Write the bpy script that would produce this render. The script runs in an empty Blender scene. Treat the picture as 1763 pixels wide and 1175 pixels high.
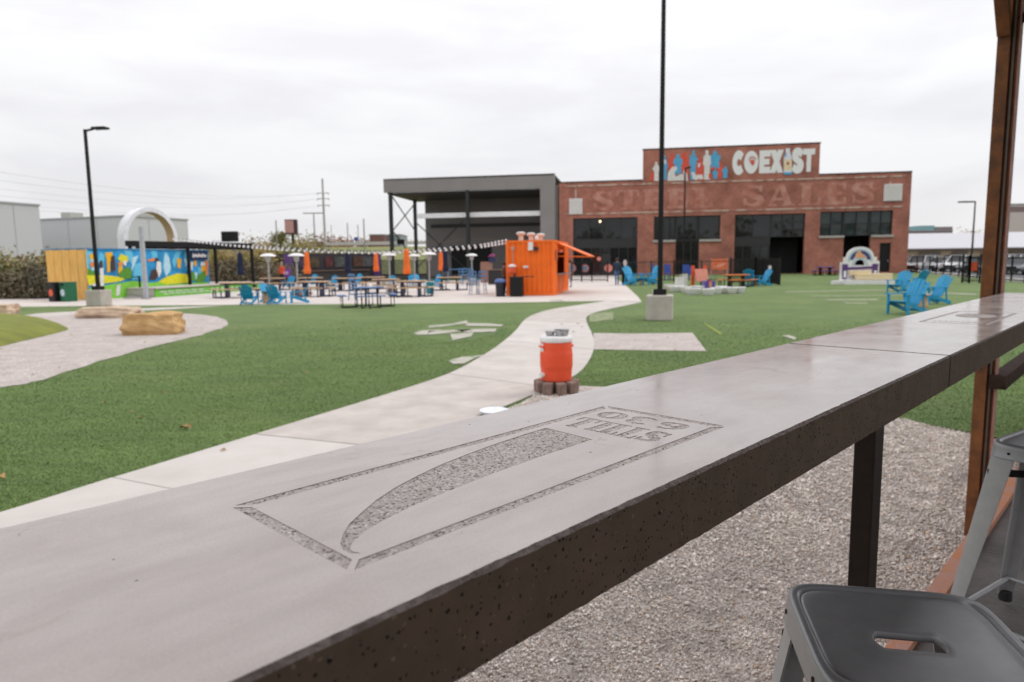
import bpy, bmesh, math, random
import numpy as np
from mathutils import Vector, Matrix, noise
from mathutils.geometry import delaunay_2d_cdt
random.seed(7); rng = np.random.default_rng(7)
R = math.radians
S = bpy.context.scene
COL = S.collection

# ------------------------------------------------------------------ camera, sky, sun, exposure
EYE = 1.65; PITCH = R(6.7); ROLL = R(0.7); FPX = 1175.0
fwd = np.array([0, math.cos(PITCH), -math.sin(PITCH)]); up0 = np.array([0, math.sin(PITCH), math.cos(PITCH)]); r0 = np.array([1., 0, 0])
RX = math.cos(ROLL)*r0 - math.sin(ROLL)*up0
UX = math.sin(ROLL)*r0 + math.cos(ROLL)*up0
cam = bpy.data.cameras.new('camera'); co = bpy.data.objects.new('camera', cam); COL.objects.link(co)
M = Matrix(((RX[0], UX[0], -fwd[0], 0), (RX[1], UX[1], -fwd[1], 0), (RX[2], UX[2], -fwd[2], EYE), (0, 0, 0, 1)))
co.matrix_world = M
cam.sensor_width = 36; cam.sensor_fit = 'HORIZONTAL'; cam.lens = 24.0
cam.clip_start = 0.02; cam.clip_end = 5000
cam.dof.use_dof = True; cam.dof.focus_distance = 0.98; cam.dof.aperture_fstop = 7.2
S.camera = co

w = bpy.data.worlds.new('World'); S.world = w; w.use_nodes = True
nt = w.node_tree; nt.nodes.clear()
def N(t, kind, **kw):
    n = t.nodes.new(kind)
    for k, v in kw.items():
        if k.startswith('i_'):
            key = k[2:]
            n.inputs[int(key) if key.isdigit() else key.replace('_', ' ')].default_value = v
        else: setattr(n, k, v)
    return n
L = lambda t, a, b: t.links.new(a, b)
SUN_EL, SUN_AZ = R(52), R(60)           # azimuth measured from +Y towards +X
tc = N(nt, 'ShaderNodeTexCoord')
sky = N(nt, 'ShaderNodeTexSky', sky_type='NISHITA', sun_disc=False, sun_elevation=SUN_EL, sun_rotation=SUN_AZ)
bg1 = N(nt, 'ShaderNodeBackground', i_Strength=0.09); L(nt, sky.outputs[0], bg1.inputs[0])
sep = N(nt, 'ShaderNodeSeparateXYZ'); L(nt, tc.outputs['Generated'], sep.inputs[0])
mp = N(nt, 'ShaderNodeMapping'); mp.inputs['Scale'].default_value = (1.6, 1.6, 6.5); L(nt, tc.outputs['Generated'], mp.inputs[0])
n1 = N(nt, 'ShaderNodeTexNoise', i_Scale=2.3, i_Detail=5.0, i_Roughness=0.52, i_Distortion=0.3); L(nt, mp.outputs[0], n1.inputs['Vector'])
cr = N(nt, 'ShaderNodeValToRGB'); L(nt, n1.outputs[0], cr.inputs[0])
cr.color_ramp.elements[0].position = 0.36; cr.color_ramp.elements[0].color = (0.87, 0.862, 0.89, 1)
cr.color_ramp.elements[1].position = 0.60; cr.color_ramp.elements[1].color = (0.965, 0.96, 0.975, 1)
mz = N(nt, 'ShaderNodeMath', operation='MULTIPLY_ADD', i_1=0.8, i_2=0.90, use_clamp=False)
mx = N(nt, 'ShaderNodeMath', operation='MAXIMUM', i_1=0.0); L(nt, sep.outputs[2], mx.inputs[0]); L(nt, mx.outputs[0], mz.inputs[0])
bg2 = N(nt, 'ShaderNodeBackground'); L(nt, cr.outputs[0], bg2.inputs[0]); L(nt, mz.outputs[0], bg2.inputs[1])
mixs = N(nt, 'ShaderNodeMixShader', i_0=0.93); L(nt, bg1.outputs[0], mixs.inputs[1]); L(nt, bg2.outputs[0], mixs.inputs[2])
L(nt, mixs.outputs[0], N(nt, 'ShaderNodeOutputWorld').inputs[0])

sun = bpy.data.lights.new('sun', 'SUN'); so = bpy.data.objects.new('sun', sun); COL.objects.link(so)
sun.energy = 1.1; sun.angle = R(24); sun.color = (1, 0.96, 0.91)
sd = Vector((math.sin(SUN_AZ)*math.cos(SUN_EL), math.cos(SUN_AZ)*math.cos(SUN_EL), math.sin(SUN_EL)))
so.rotation_euler = sd.to_track_quat('Z', 'Y').to_euler()
S.view_settings.view_transform = 'Standard'; S.view_settings.look = 'None'
S.view_settings.exposure = 0.0; S.view_settings.gamma = 1.0; S.view_settings.use_curve_mapping = False
S.cycles.max_bounces = 6; S.cycles.diffuse_bounces = 3; S.cycles.glossy_bounces = 3; S.cycles.transmission_bounces = 4
S.cycles.use_denoising = True; S.cycles.caustics_reflective = False; S.cycles.caustics_refractive = False

# ------------------------------------------------------------------ measuring helpers: a photo pixel to a real point on a real plane
def ray(x, y): return fwd + RX*(x-881.5)/FPX - UX*(y-587.5)/FPX
def P(x, y, z=0.0):
    d = ray(x, y); t = (z-EYE)/d[2]; return Vector((d[0]*t, d[1]*t, z))
def onplane(x, y, o, ang):
    """(distance along, height) on a vertical plane through o that runs in direction ang"""
    d = ray(x, y); du = np.array([math.cos(ang), math.sin(ang)]); nn = np.array([-du[1], du[0]])
    t = (np.array([o[0], o[1]]) @ nn)/(d[:2] @ nn)
    q = d*t; return ((q[:2]-np.array([o[0], o[1]])) @ du, EYE+q[2])
def deep(x, y, Y):
    d = ray(x, y); t = Y/d[1]; return Vector((d[0]*t, Y, EYE+d[2]*t))

# ------------------------------------------------------------------ materials
MATS = {}
def mat(name, col, rough=0.6, metal=0.0, var=0.12, scale=8.0, bump=0.0, bscale=None, spec=0.5, col2=None, detail=4, sheen=0, coat=0, ramp=(0.35, 0.65), stretch=None):
    if name in MATS: return MATS[name]
    m = bpy.data.materials.new(name); m.use_nodes = True; t = m.node_tree; b = t.nodes['Principled BSDF']
    c = N(t, 'ShaderNodeTexCoord'); src = c.outputs['Object']
    if stretch:
        q = N(t, 'ShaderNodeMapping'); q.inputs['Scale'].default_value = stretch; L(t, src, q.inputs[0]); src = q.outputs[0]
    n = N(t, 'ShaderNodeTexNoise', i_Scale=scale, i_Detail=float(detail), i_Roughness=0.6); L(t, src, n.inputs['Vector'])
    r = N(t, 'ShaderNodeValToRGB'); L(t, n.outputs[0], r.inputs[0])
    r.color_ramp.elements[0].position, r.color_ramp.elements[1].position = ramp
    lo = col2 or tuple(x*(1-var) for x in col); hi = col if col2 else tuple(min(1, x*(1+var)) for x in col)
    r.color_ramp.elements[0].color = (*lo, 1); r.color_ramp.elements[1].color = (*hi, 1)
    L(t, r.outputs[0], b.inputs['Base Color'])
    b.inputs['Roughness'].default_value = rough; b.inputs['Metallic'].default_value = metal
    b.inputs['Specular IOR Level'].default_value = spec
    if sheen: b.inputs['Sheen Weight'].default_value = sheen; b.inputs['Sheen Roughness'].default_value = 0.6
    if coat: b.inputs['Coat Weight'].default_value = coat; b.inputs['Coat Roughness'].default_value = 0.08
    if bump:
        n2 = N(t, 'ShaderNodeTexNoise', i_Scale=bscale or scale*4, i_Detail=3.0); L(t, src, n2.inputs['Vector'])
        bp = N(t, 'ShaderNodeBump', i_Strength=bump, i_Distance=0.02); L(t, n2.outputs[0], bp.inputs['Height']); L(t, bp.outputs[0], b.inputs['Normal'])
    MATS[name] = m; return m
def glass(name, col=(0.012, 0.014, 0.017), rough=0.06):
    return mat(name, col, rough, 0, 0.3, 0.6, spec=0.5)

# turf: several scales of mottling, long soft streaks, fibre bump
def turf(name, a, b_, yel):
    m = bpy.data.materials.new(name); m.use_nodes = True; t = m.node_tree; b = t.nodes['Principled BSDF']
    c = N(t, 'ShaderNodeTexCoord').outputs['Object']
    def nz(sc, stretch=(1, 1, 1), d=4):
        q = N(t, 'ShaderNodeMapping'); q.inputs['Scale'].default_value = stretch; L(t, c, q.inputs[0])
        n = N(t, 'ShaderNodeTexNoise', i_Scale=sc, i_Detail=float(d), i_Roughness=0.6); L(t, q.outputs[0], n.inputs['Vector']); return n.outputs[0]
    def ramp(src, p0, p1, c0, c1):
        r = N(t, 'ShaderNodeValToRGB'); L(t, src, r.inputs[0]); e = r.color_ramp.elements
        e[0].position, e[1].position = p0, p1; e[0].color, e[1].color = (*c0, 1), (*c1, 1); return r.outputs[0]
    def mix(f, x, y, bt='MIX'):
        k = N(t, 'ShaderNodeMix', data_type='RGBA', blend_type=bt)
        if hasattr(f, 'is_output'): L(t, f, k.inputs[0])
        else: k.inputs[0].default_value = f
        L(t, x, k.inputs[6]); L(t, y, k.inputs[7]); return k.outputs[2]
    base = ramp(nz(0.55, (1, 1, 1), 5), 0.34, 0.66, a, b_)
    streak = ramp(nz(2.2, (0.45, 2.6, 1), 4), 0.36, 0.66, (0.72, 0.76, 0.72), (1.22, 1.18, 1.14))
    fine = ramp(nz(60, (1, 1, 1), 3), 0.36, 0.66, (0.55, 0.58, 0.55), (1.4, 1.38, 1.36))
    col = mix(1.0, mix(1.0, base, streak, 'MULTIPLY'), fine, 'MULTIPLY')
    patch = ramp(nz(0.22, (1, 2.5, 1), 3), 0.52, 0.72, (0, 0, 0), (1, 1, 1))
    yc = N(t, 'ShaderNodeRGB'); yc.outputs[0].default_value = (*yel, 1)
    half = N(t, 'ShaderNodeMath', operation='MULTIPLY', i_1=0.55); L(t, patch, half.inputs[0])
    col = mix(half.outputs[0], col, yc.outputs[0])
    L(t, col, b.inputs['Base Color']); b.inputs['Roughness'].default_value = 0.85; b.inputs['Specular IOR Level'].default_value = 0.25
    b.inputs['Sheen Weight'].default_value = 0.28; b.inputs['Sheen Roughness'].default_value = 0.45; b.inputs['Sheen Tint'].default_value = (0.75, 0.9, 0.5, 1)
    bp = N(t, 'ShaderNodeBump', i_Strength=0.8, i_Distance=0.03); L(t, nz(45, (1, 1, 1), 4), bp.inputs['Height']); L(t, bp.outputs[0], b.inputs['Normal'])
    return m
TURF = turf('turf', (0.062, 0.112, 0.025), (0.102, 0.164, 0.040), (0.155, 0.185, 0.06))
TURF2 = turf('bright_turf', (0.14, 0.155, 0.010), (0.195, 0.20, 0.016), (0.18, 0.175, 0.016))

def gravel_mat(name, cols, sc, bd=.012):
    m = bpy.data.materials.new(name); m.use_nodes = True; t = m.node_tree; b = t.nodes['Principled BSDF']
    c = N(t, 'ShaderNodeTexCoord').outputs['Object']
    v = N(t, 'ShaderNodeTexVoronoi', i_Scale=sc); L(t, c, v.inputs['Vector'])
    sp = N(t, 'ShaderNodeSeparateColor'); L(t, v.outputs['Color'], sp.inputs[0])
    r = N(t, 'ShaderNodeValToRGB'); L(t, sp.outputs[0], r.inputs[0]); r.color_ramp.interpolation = 'CONSTANT'
    e = r.color_ramp.elements
    for i, k in enumerate(cols):
        if i < 2: e[i].position = i/len(cols); e[i].color = (*k, 1)
        else: e.new(i/len(cols)).color = (*k, 1)
    n = N(t, 'ShaderNodeTexNoise', i_Scale=2.2, i_Detail=9.0, i_Roughness=.78); L(t, c, n.inputs['Vector'])
    r2 = N(t, 'ShaderNodeValToRGB'); L(t, n.outputs[0], r2.inputs[0]); r2.color_ramp.elements[0].position = .3; r2.color_ramp.elements[1].position = .7
    r2.color_ramp.elements[0].color = (.72, .70, .68, 1); r2.color_ramp.elements[1].color = (1.16, 1.16, 1.16, 1)
    k = N(t, 'ShaderNodeMix', data_type='RGBA', blend_type='MULTIPLY'); k.inputs[0].default_value = 1; L(t, r.outputs[0], k.inputs[6]); L(t, r2.outputs[0], k.inputs[7])
    L(t, k.outputs[2], b.inputs['Base Color']); b.inputs['Roughness'].default_value = 0.9
    bp = N(t, 'ShaderNodeBump', i_Strength=1.0, i_Distance=bd, invert=True); L(t, v.outputs['Distance'], bp.inputs['Height']); L(t, bp.outputs[0], b.inputs['Normal'])
    return m
GRAVEL = gravel_mat('gravel_bed', [(.52, .46, .435), (.60, .545, .52), (.42, .365, .34), (.68, .63, .605), (.50, .43, .385), (.36, .315, .295)], 70)

def concrete(name, a, b_, rough=0.8, sc=1.5, bump=0.15, speck=None):
    m = mat(name, b_, rough, 0, 0, sc, bump, 60, col2=a, detail=8, ramp=(.3, .7)); return m
PATH = concrete('path_concrete', (.43, .39, .36), (.55, .505, .475))
PATHS = [PATH, concrete('path_concrete_warm', (.40, .355, .325), (.53, .48, .445), sc=2.4), concrete('path_concrete_pale', (.45, .415, .385), (.57, .53, .50), sc=1.1)]
PATIO = concrete('patio_concrete', (.50, .445, .41), (.60, .545, .51), sc=.5)
BLOCK = concrete('block_concrete', (.40, .36, .32), (.56, .51, .465), sc=2.5)

def slab_top_mat():
    m = bpy.data.materials.new('polished_concrete'); m.use_nodes = True; t = m.node_tree; b = t.nodes['Principled BSDF']
    c = N(t, 'ShaderNodeTexCoord').outputs['Object']
    def nz(sc, st, d, rg=.6, dist=0.):
        q = N(t, 'ShaderNodeMapping'); q.inputs['Scale'].default_value = st; L(t, c, q.inputs[0])
        n = N(t, 'ShaderNodeTexNoise', i_Scale=sc, i_Detail=float(d), i_Roughness=rg, i_Distortion=dist); L(t, q.outputs[0], n.inputs['Vector']); return n.outputs[0]
    def ramp(src, pts):
        r = N(t, 'ShaderNodeValToRGB'); L(t, src, r.inputs[0]); e = r.color_ramp.elements
        for i, (p, k) in enumerate(pts):
            if i < 2: e[i].position = p; e[i].color = (*k, 1)
            else: e.new(p).color = (*k, 1)
        return r.outputs[0]
    def mul(x, y):
        k = N(t, 'ShaderNodeMix', data_type='RGBA', blend_type='MULTIPLY'); k.inputs[0].default_value = 1; L(t, x, k.inputs[6]); L(t, y, k.inputs[7]); return k.outputs[2]
    base = ramp(nz(5, (1, 1.6, 1), 7, .62, .6), [(.30, (.57, .48, .445)), (.52, (.665, .575, .538)), (.72, (.73, .645, .608))])
    cloudy = ramp(nz(22, (.35, 1.5, 1), 5, .6, .3), [(.34, (.94, .935, .93)), (.62, (1.03, 1.03, 1.03))])
    stain = ramp(nz(9, (1, 1, 1), 9, .75, 1.2), [(.30, (.78, .74, .70)), (.40, (1, 1, 1))])
    grain = ramp(nz(420, (1, 1, 1), 2), [(.33, (.93, .93, .93)), (.6, (1.04, 1.04, 1.04))])
    v = N(t, 'ShaderNodeTexVoronoi', i_Scale=46.0); L(t, c, v.inputs['Vector'])
    sp = N(t, 'ShaderNodeSeparateColor'); L(t, v.outputs['Color'], sp.inputs[0])
    rad = N(t, 'ShaderNodeMath', operation='MULTIPLY', i_1=0.13); pw = N(t, 'ShaderNodeMath', operation='POWER', i_1=9.0); L(t, sp.outputs[0], pw.inputs[0]); L(t, pw.outputs[0], rad.inputs[0])
    lt = N(t, 'ShaderNodeMath', operation='LESS_THAN'); L(t, v.outputs['Distance'], lt.inputs[0]); L(t, rad.outputs[0], lt.inputs[1])
    pin = ramp(lt.outputs[0], [(0, (1, 1, 1)), (1, (.3, .27, .25))])
    q2 = N(t, 'ShaderNodeTexNoise', i_Scale=6.0, i_Detail=4.0); L(t, c, q2.inputs['Vector']); wm = N(t, 'ShaderNodeMix', data_type='VECTOR'); wm.inputs[0].default_value = .16; L(t, c, wm.inputs[4]); L(t, q2.outputs['Color'], wm.inputs[5])
    vc = N(t, 'ShaderNodeTexVoronoi', i_Scale=3.1, feature='DISTANCE_TO_EDGE'); L(t, wm.outputs[1], vc.inputs['Vector'])
    lc = N(t, 'ShaderNodeMath', operation='LESS_THAN', i_1=.0022); L(t, vc.outputs['Distance'], lc.inputs[0]); mk_ = N(t, 'ShaderNodeMath', operation='MULTIPLY'); gt_ = N(t, 'ShaderNodeMath', operation='GREATER_THAN', i_1=.56); L(t, nz(2.6, (1, 1, 1), 2), gt_.inputs[0]); L(t, lc.outputs[0], mk_.inputs[0]); L(t, gt_.outputs[0], mk_.inputs[1])
    crack = ramp(mk_.outputs[0], [(0, (1, 1, 1)), (1, (.80, .76, .73))])
    col = mul(mul(mul(mul(mul(base, cloudy), stain), grain), pin), crack)
    L(t, col, b.inputs['Base Color'])
    rr = N(t, 'ShaderNodeMapRange', i_1=.3, i_2=.7, i_3=.07, i_4=.22); L(t, nz(7, (1, 1, 1), 5), rr.inputs[0]); L(t, rr.outputs[0], b.inputs['Roughness'])
    b.inputs['Specular IOR Level'].default_value = 0.5
    bp = N(t, 'ShaderNodeBump', i_Strength=0.06, i_Distance=0.003); L(t, nz(30, (1, 1, 1), 5), bp.inputs['Height']); L(t, bp.outputs[0], b.inputs['Normal'])
    return m
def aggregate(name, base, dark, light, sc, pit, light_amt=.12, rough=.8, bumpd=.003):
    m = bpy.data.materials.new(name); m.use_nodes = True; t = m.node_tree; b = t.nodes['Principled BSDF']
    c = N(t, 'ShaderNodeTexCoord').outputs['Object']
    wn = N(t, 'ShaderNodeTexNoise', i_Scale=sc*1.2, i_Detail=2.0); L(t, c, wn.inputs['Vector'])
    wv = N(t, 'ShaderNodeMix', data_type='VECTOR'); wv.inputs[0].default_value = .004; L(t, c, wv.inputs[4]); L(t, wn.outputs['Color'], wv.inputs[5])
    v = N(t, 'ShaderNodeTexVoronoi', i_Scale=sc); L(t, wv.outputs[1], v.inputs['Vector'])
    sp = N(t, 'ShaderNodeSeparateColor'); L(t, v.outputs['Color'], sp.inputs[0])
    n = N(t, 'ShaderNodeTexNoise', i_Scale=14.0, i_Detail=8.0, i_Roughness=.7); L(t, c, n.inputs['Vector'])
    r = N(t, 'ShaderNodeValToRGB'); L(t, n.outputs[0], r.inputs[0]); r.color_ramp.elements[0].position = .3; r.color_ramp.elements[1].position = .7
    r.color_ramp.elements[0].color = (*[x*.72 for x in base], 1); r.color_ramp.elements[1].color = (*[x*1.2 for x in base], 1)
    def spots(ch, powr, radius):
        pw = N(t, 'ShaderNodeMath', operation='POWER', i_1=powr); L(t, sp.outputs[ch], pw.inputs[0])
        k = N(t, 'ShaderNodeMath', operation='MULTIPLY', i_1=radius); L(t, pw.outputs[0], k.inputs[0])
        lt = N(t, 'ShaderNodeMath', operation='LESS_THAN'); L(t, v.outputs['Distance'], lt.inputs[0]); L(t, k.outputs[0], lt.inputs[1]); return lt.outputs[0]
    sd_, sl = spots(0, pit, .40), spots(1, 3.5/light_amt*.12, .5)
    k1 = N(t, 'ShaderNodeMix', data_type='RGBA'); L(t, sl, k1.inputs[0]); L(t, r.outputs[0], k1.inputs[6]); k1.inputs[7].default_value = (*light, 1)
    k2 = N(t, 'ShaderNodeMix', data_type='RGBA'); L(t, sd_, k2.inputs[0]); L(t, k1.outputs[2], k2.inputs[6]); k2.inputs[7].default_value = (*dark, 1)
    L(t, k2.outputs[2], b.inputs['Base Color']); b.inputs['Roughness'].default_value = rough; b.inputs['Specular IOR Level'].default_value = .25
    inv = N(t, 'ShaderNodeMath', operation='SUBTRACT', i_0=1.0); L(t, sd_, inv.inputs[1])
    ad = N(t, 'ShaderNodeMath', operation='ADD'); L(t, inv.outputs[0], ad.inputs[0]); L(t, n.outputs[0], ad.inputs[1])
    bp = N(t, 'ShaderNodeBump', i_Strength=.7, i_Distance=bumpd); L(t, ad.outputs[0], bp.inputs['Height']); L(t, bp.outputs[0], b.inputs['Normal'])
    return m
SLABTOP = slab_top_mat()
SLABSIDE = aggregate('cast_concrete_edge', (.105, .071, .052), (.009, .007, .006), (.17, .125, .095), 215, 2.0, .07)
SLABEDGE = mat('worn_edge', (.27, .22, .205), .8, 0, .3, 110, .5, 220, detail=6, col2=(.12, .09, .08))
ENGRAVE = gravel_mat('exposed_aggregate', [(.66, .585, .555), (.76, .685, .65), (.55, .48, .45), (.88, .82, .79), (.62, .545, .515), (.22, .18, .17), (.72, .645, .61), (.68, .61, .575)], 430, .0008)
ENGWALL = mat('engraved_wall', (.42, .36, .335), .85, 0, .25, 120)

def bricks(name, sx=1.0):
    m = bpy.data.materials.new(name); m.use_nodes = True; t = m.node_tree; b = t.nodes['Principled BSDF']
    c = N(t, 'ShaderNodeTexCoord').outputs['Object']
    q = N(t, 'ShaderNodeMapping'); q.inputs['Rotation'].default_value = (R(-90), 0, 0); L(t, c, q.inputs[0])
    bt = N(t, 'ShaderNodeTexBrick', i_Scale=1.0); L(t, q.outputs[0], bt.inputs['Vector'])
    bt.inputs['Color1'].default_value = (.34, .100, .066, 1); bt.inputs['Color2'].default_value = (.46, .158, .105, 1); bt.inputs['Mortar'].default_value = (.37, .215, .165, 1)
    bt.inputs['Mortar Size'].default_value = .012; bt.inputs['Brick Width'].default_value = .24; bt.inputs['Row Height'].default_value = .085
    n = N(t, 'ShaderNodeTexNoise', i_Scale=.45, i_Detail=8.0, i_Roughness=.65); L(t, c, n.inputs['Vector'])
    r = N(t, 'ShaderNodeValToRGB'); L(t, n.outputs[0], r.inputs[0]); r.color_ramp.elements[0].position = .3; r.color_ramp.elements[1].position = .7
    r.color_ramp.elements[0].color = (.56, .52, .52, 1); r.color_ramp.elements[1].color = (1.26, 1.28, 1.32, 1)
    k = N(t, 'ShaderNodeMix', data_type='RGBA', blend_type='MULTIPLY'); k.inputs[0].default_value = 1; L(t, bt.outputs[0], k.inputs[6]); L(t, r.outputs[0], k.inputs[7])
    L(t, k.outputs[2], b.inputs['Base Color']); b.inputs['Roughness'].default_value = .9
    return m
BRICK = bricks('red_brick')
def rust():
    m = bpy.data.materials.new('rusty_steel'); m.use_nodes = True; t = m.node_tree; b = t.nodes['Principled BSDF']
    c = N(t, 'ShaderNodeTexCoord').outputs['Object']
    n = N(t, 'ShaderNodeTexNoise', i_Scale=7.0, i_Detail=8.0, i_Roughness=.7); L(t, c, n.inputs['Vector'])
    r = N(t, 'ShaderNodeValToRGB'); L(t, n.outputs[0], r.inputs[0]); e = r.color_ramp.elements
    e[0].position = .3; e[0].color = (.075, .034, .018, 1); e[1].position = .72; e[1].color = (.29, .11, .028, 1); e.new(.5).color = (.18, .066, .02, 1)
    L(t, r.outputs[0], b.inputs['Base Color']); b.inputs['Roughness'].default_value = .75
    bp = N(t, 'ShaderNodeBump', i_Strength=.3, i_Distance=.004); L(t, n.outputs[0], bp.inputs['Height']); L(t, bp.outputs[0], b.inputs['Normal'])
    return m
RUST = rust()
RUSTPINK = mat('weathered_red_steel', (.36, .17, .14), .6, 0, .2, 12)
RUSTBEAM = mat('rusty_orange_beam', (.50, .17, .045), .7, 0, 0, 9, .3, 50, col2=(.42, .22, .17), detail=7)
DARKSTEEL = mat('dark_brown_steel', (.024, .015, .012), .55, 0, .2, 20, spec=.2)
GREYPIPE = mat('grey_conduit', (.2, .17, .15), .5, .3)
BLACK = mat('black_paint', (.010, .010, .011), .5, spec=.25, var=.03, scale=1)
CHARC = mat('charcoal_paint', (.032, .033, .035), .5, spec=.3)
SILVER = mat('galvanised', (.42, .42, .43), .42, .55)
WHITE = mat('white_paint', (.78, .77, .77), .5, var=.05)
OFFW = mat('off_white', (.62, .6, .57), .6)
BLUE = mat('blue_plastic', (.008, .29, .54), .45, 0, .1)
ROYAL = mat('royal_blue', (.015, .06, .30), .45)
SKYBLUE = mat('sky_blue_metal', (.09, .22, .42), .45)
STEELBLUE = mat('steel_blue_mesh', (.07, .16, .35), .5)
NAVY = mat('navy_metal', (.012, .02, .075), .5)
NAVYCLOTH = mat('navy_cloth', (.007, .012, .04), .9)
ORANGECLOTH = mat('orange_cloth', (.80, .15, .02), .8)
ORANGE = mat('orange_paint', (.90, .165, .008), .5, 0, .06, 1.5)
ORANGEPL = mat('orange_plastic', (.82, .085, .025), .42, 0, .04)
REDORANGE = mat('red_orange', (.75, .10, .035), .5)
WOOD = mat('pale_wood', (.52, .36, .22), .7, 0, .2, 6, stretch=(1, 8, 1))
YELLOWWOOD = mat('yellow_boards', (.80, .46, .125), .7, 0, .15, 3, stretch=(6, 6, .5))
TEAL = mat('teal_plastic', (.005, .20, .25), .5)
PURPLE = mat('purple_paint', (.09, .035, .17), .6)
CREAM = mat('cream_foam', (.72, .58, .36), .7)
GREENBIN = mat('green_plastic', (.006, .12, .05), .45)
TANSTONE = mat('tan_stone', (.62, .40, .19), .9, 0, 0, 3, .6, 12, col2=(.44, .26, .105), detail=8)
PALESTONE = mat('pale_stone', (.60, .46, .34), .9, 0, 0, 2.5, .5, 10, col2=(.42, .30, .21), detail=8)
PAVER = mat('paver_brown', (.24, .165, .135), .9, 0, .25, 12, .4)
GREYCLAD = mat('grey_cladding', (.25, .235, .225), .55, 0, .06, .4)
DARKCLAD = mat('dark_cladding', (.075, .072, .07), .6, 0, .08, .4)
LIGHTCLAD = mat('light_cladding', (.40, .41, .43), .6, 0, .04, .1)
ASPHALT = mat('asphalt', (.10, .10, .105), .9, 0, .2, 2)
DIRT = mat('dirt', (.16, .13, .085), .95, 0, .3, .4)
GLASS = glass('dark_glass'); CARGLASS = glass('car_glass', (.02, .024, .028), .04)
RUBBER = mat('rubber', (.015, .015, .016), .85)
SKIN = mat('skin', (.42, .25, .18), .6)
STOOLM = mat('gunmetal_paint', (.33, .33, .345), .33, .4, .05, 30)
STOOLL = mat('silver_grey_paint', (.42, .42, .43), .42, .3, .05, 30)
DECK = mat('deck_plate', (.10, .086, .08), .7, 0, .35, 5, .3, 60, detail=8)
STONE_TILE = OFFW

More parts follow.
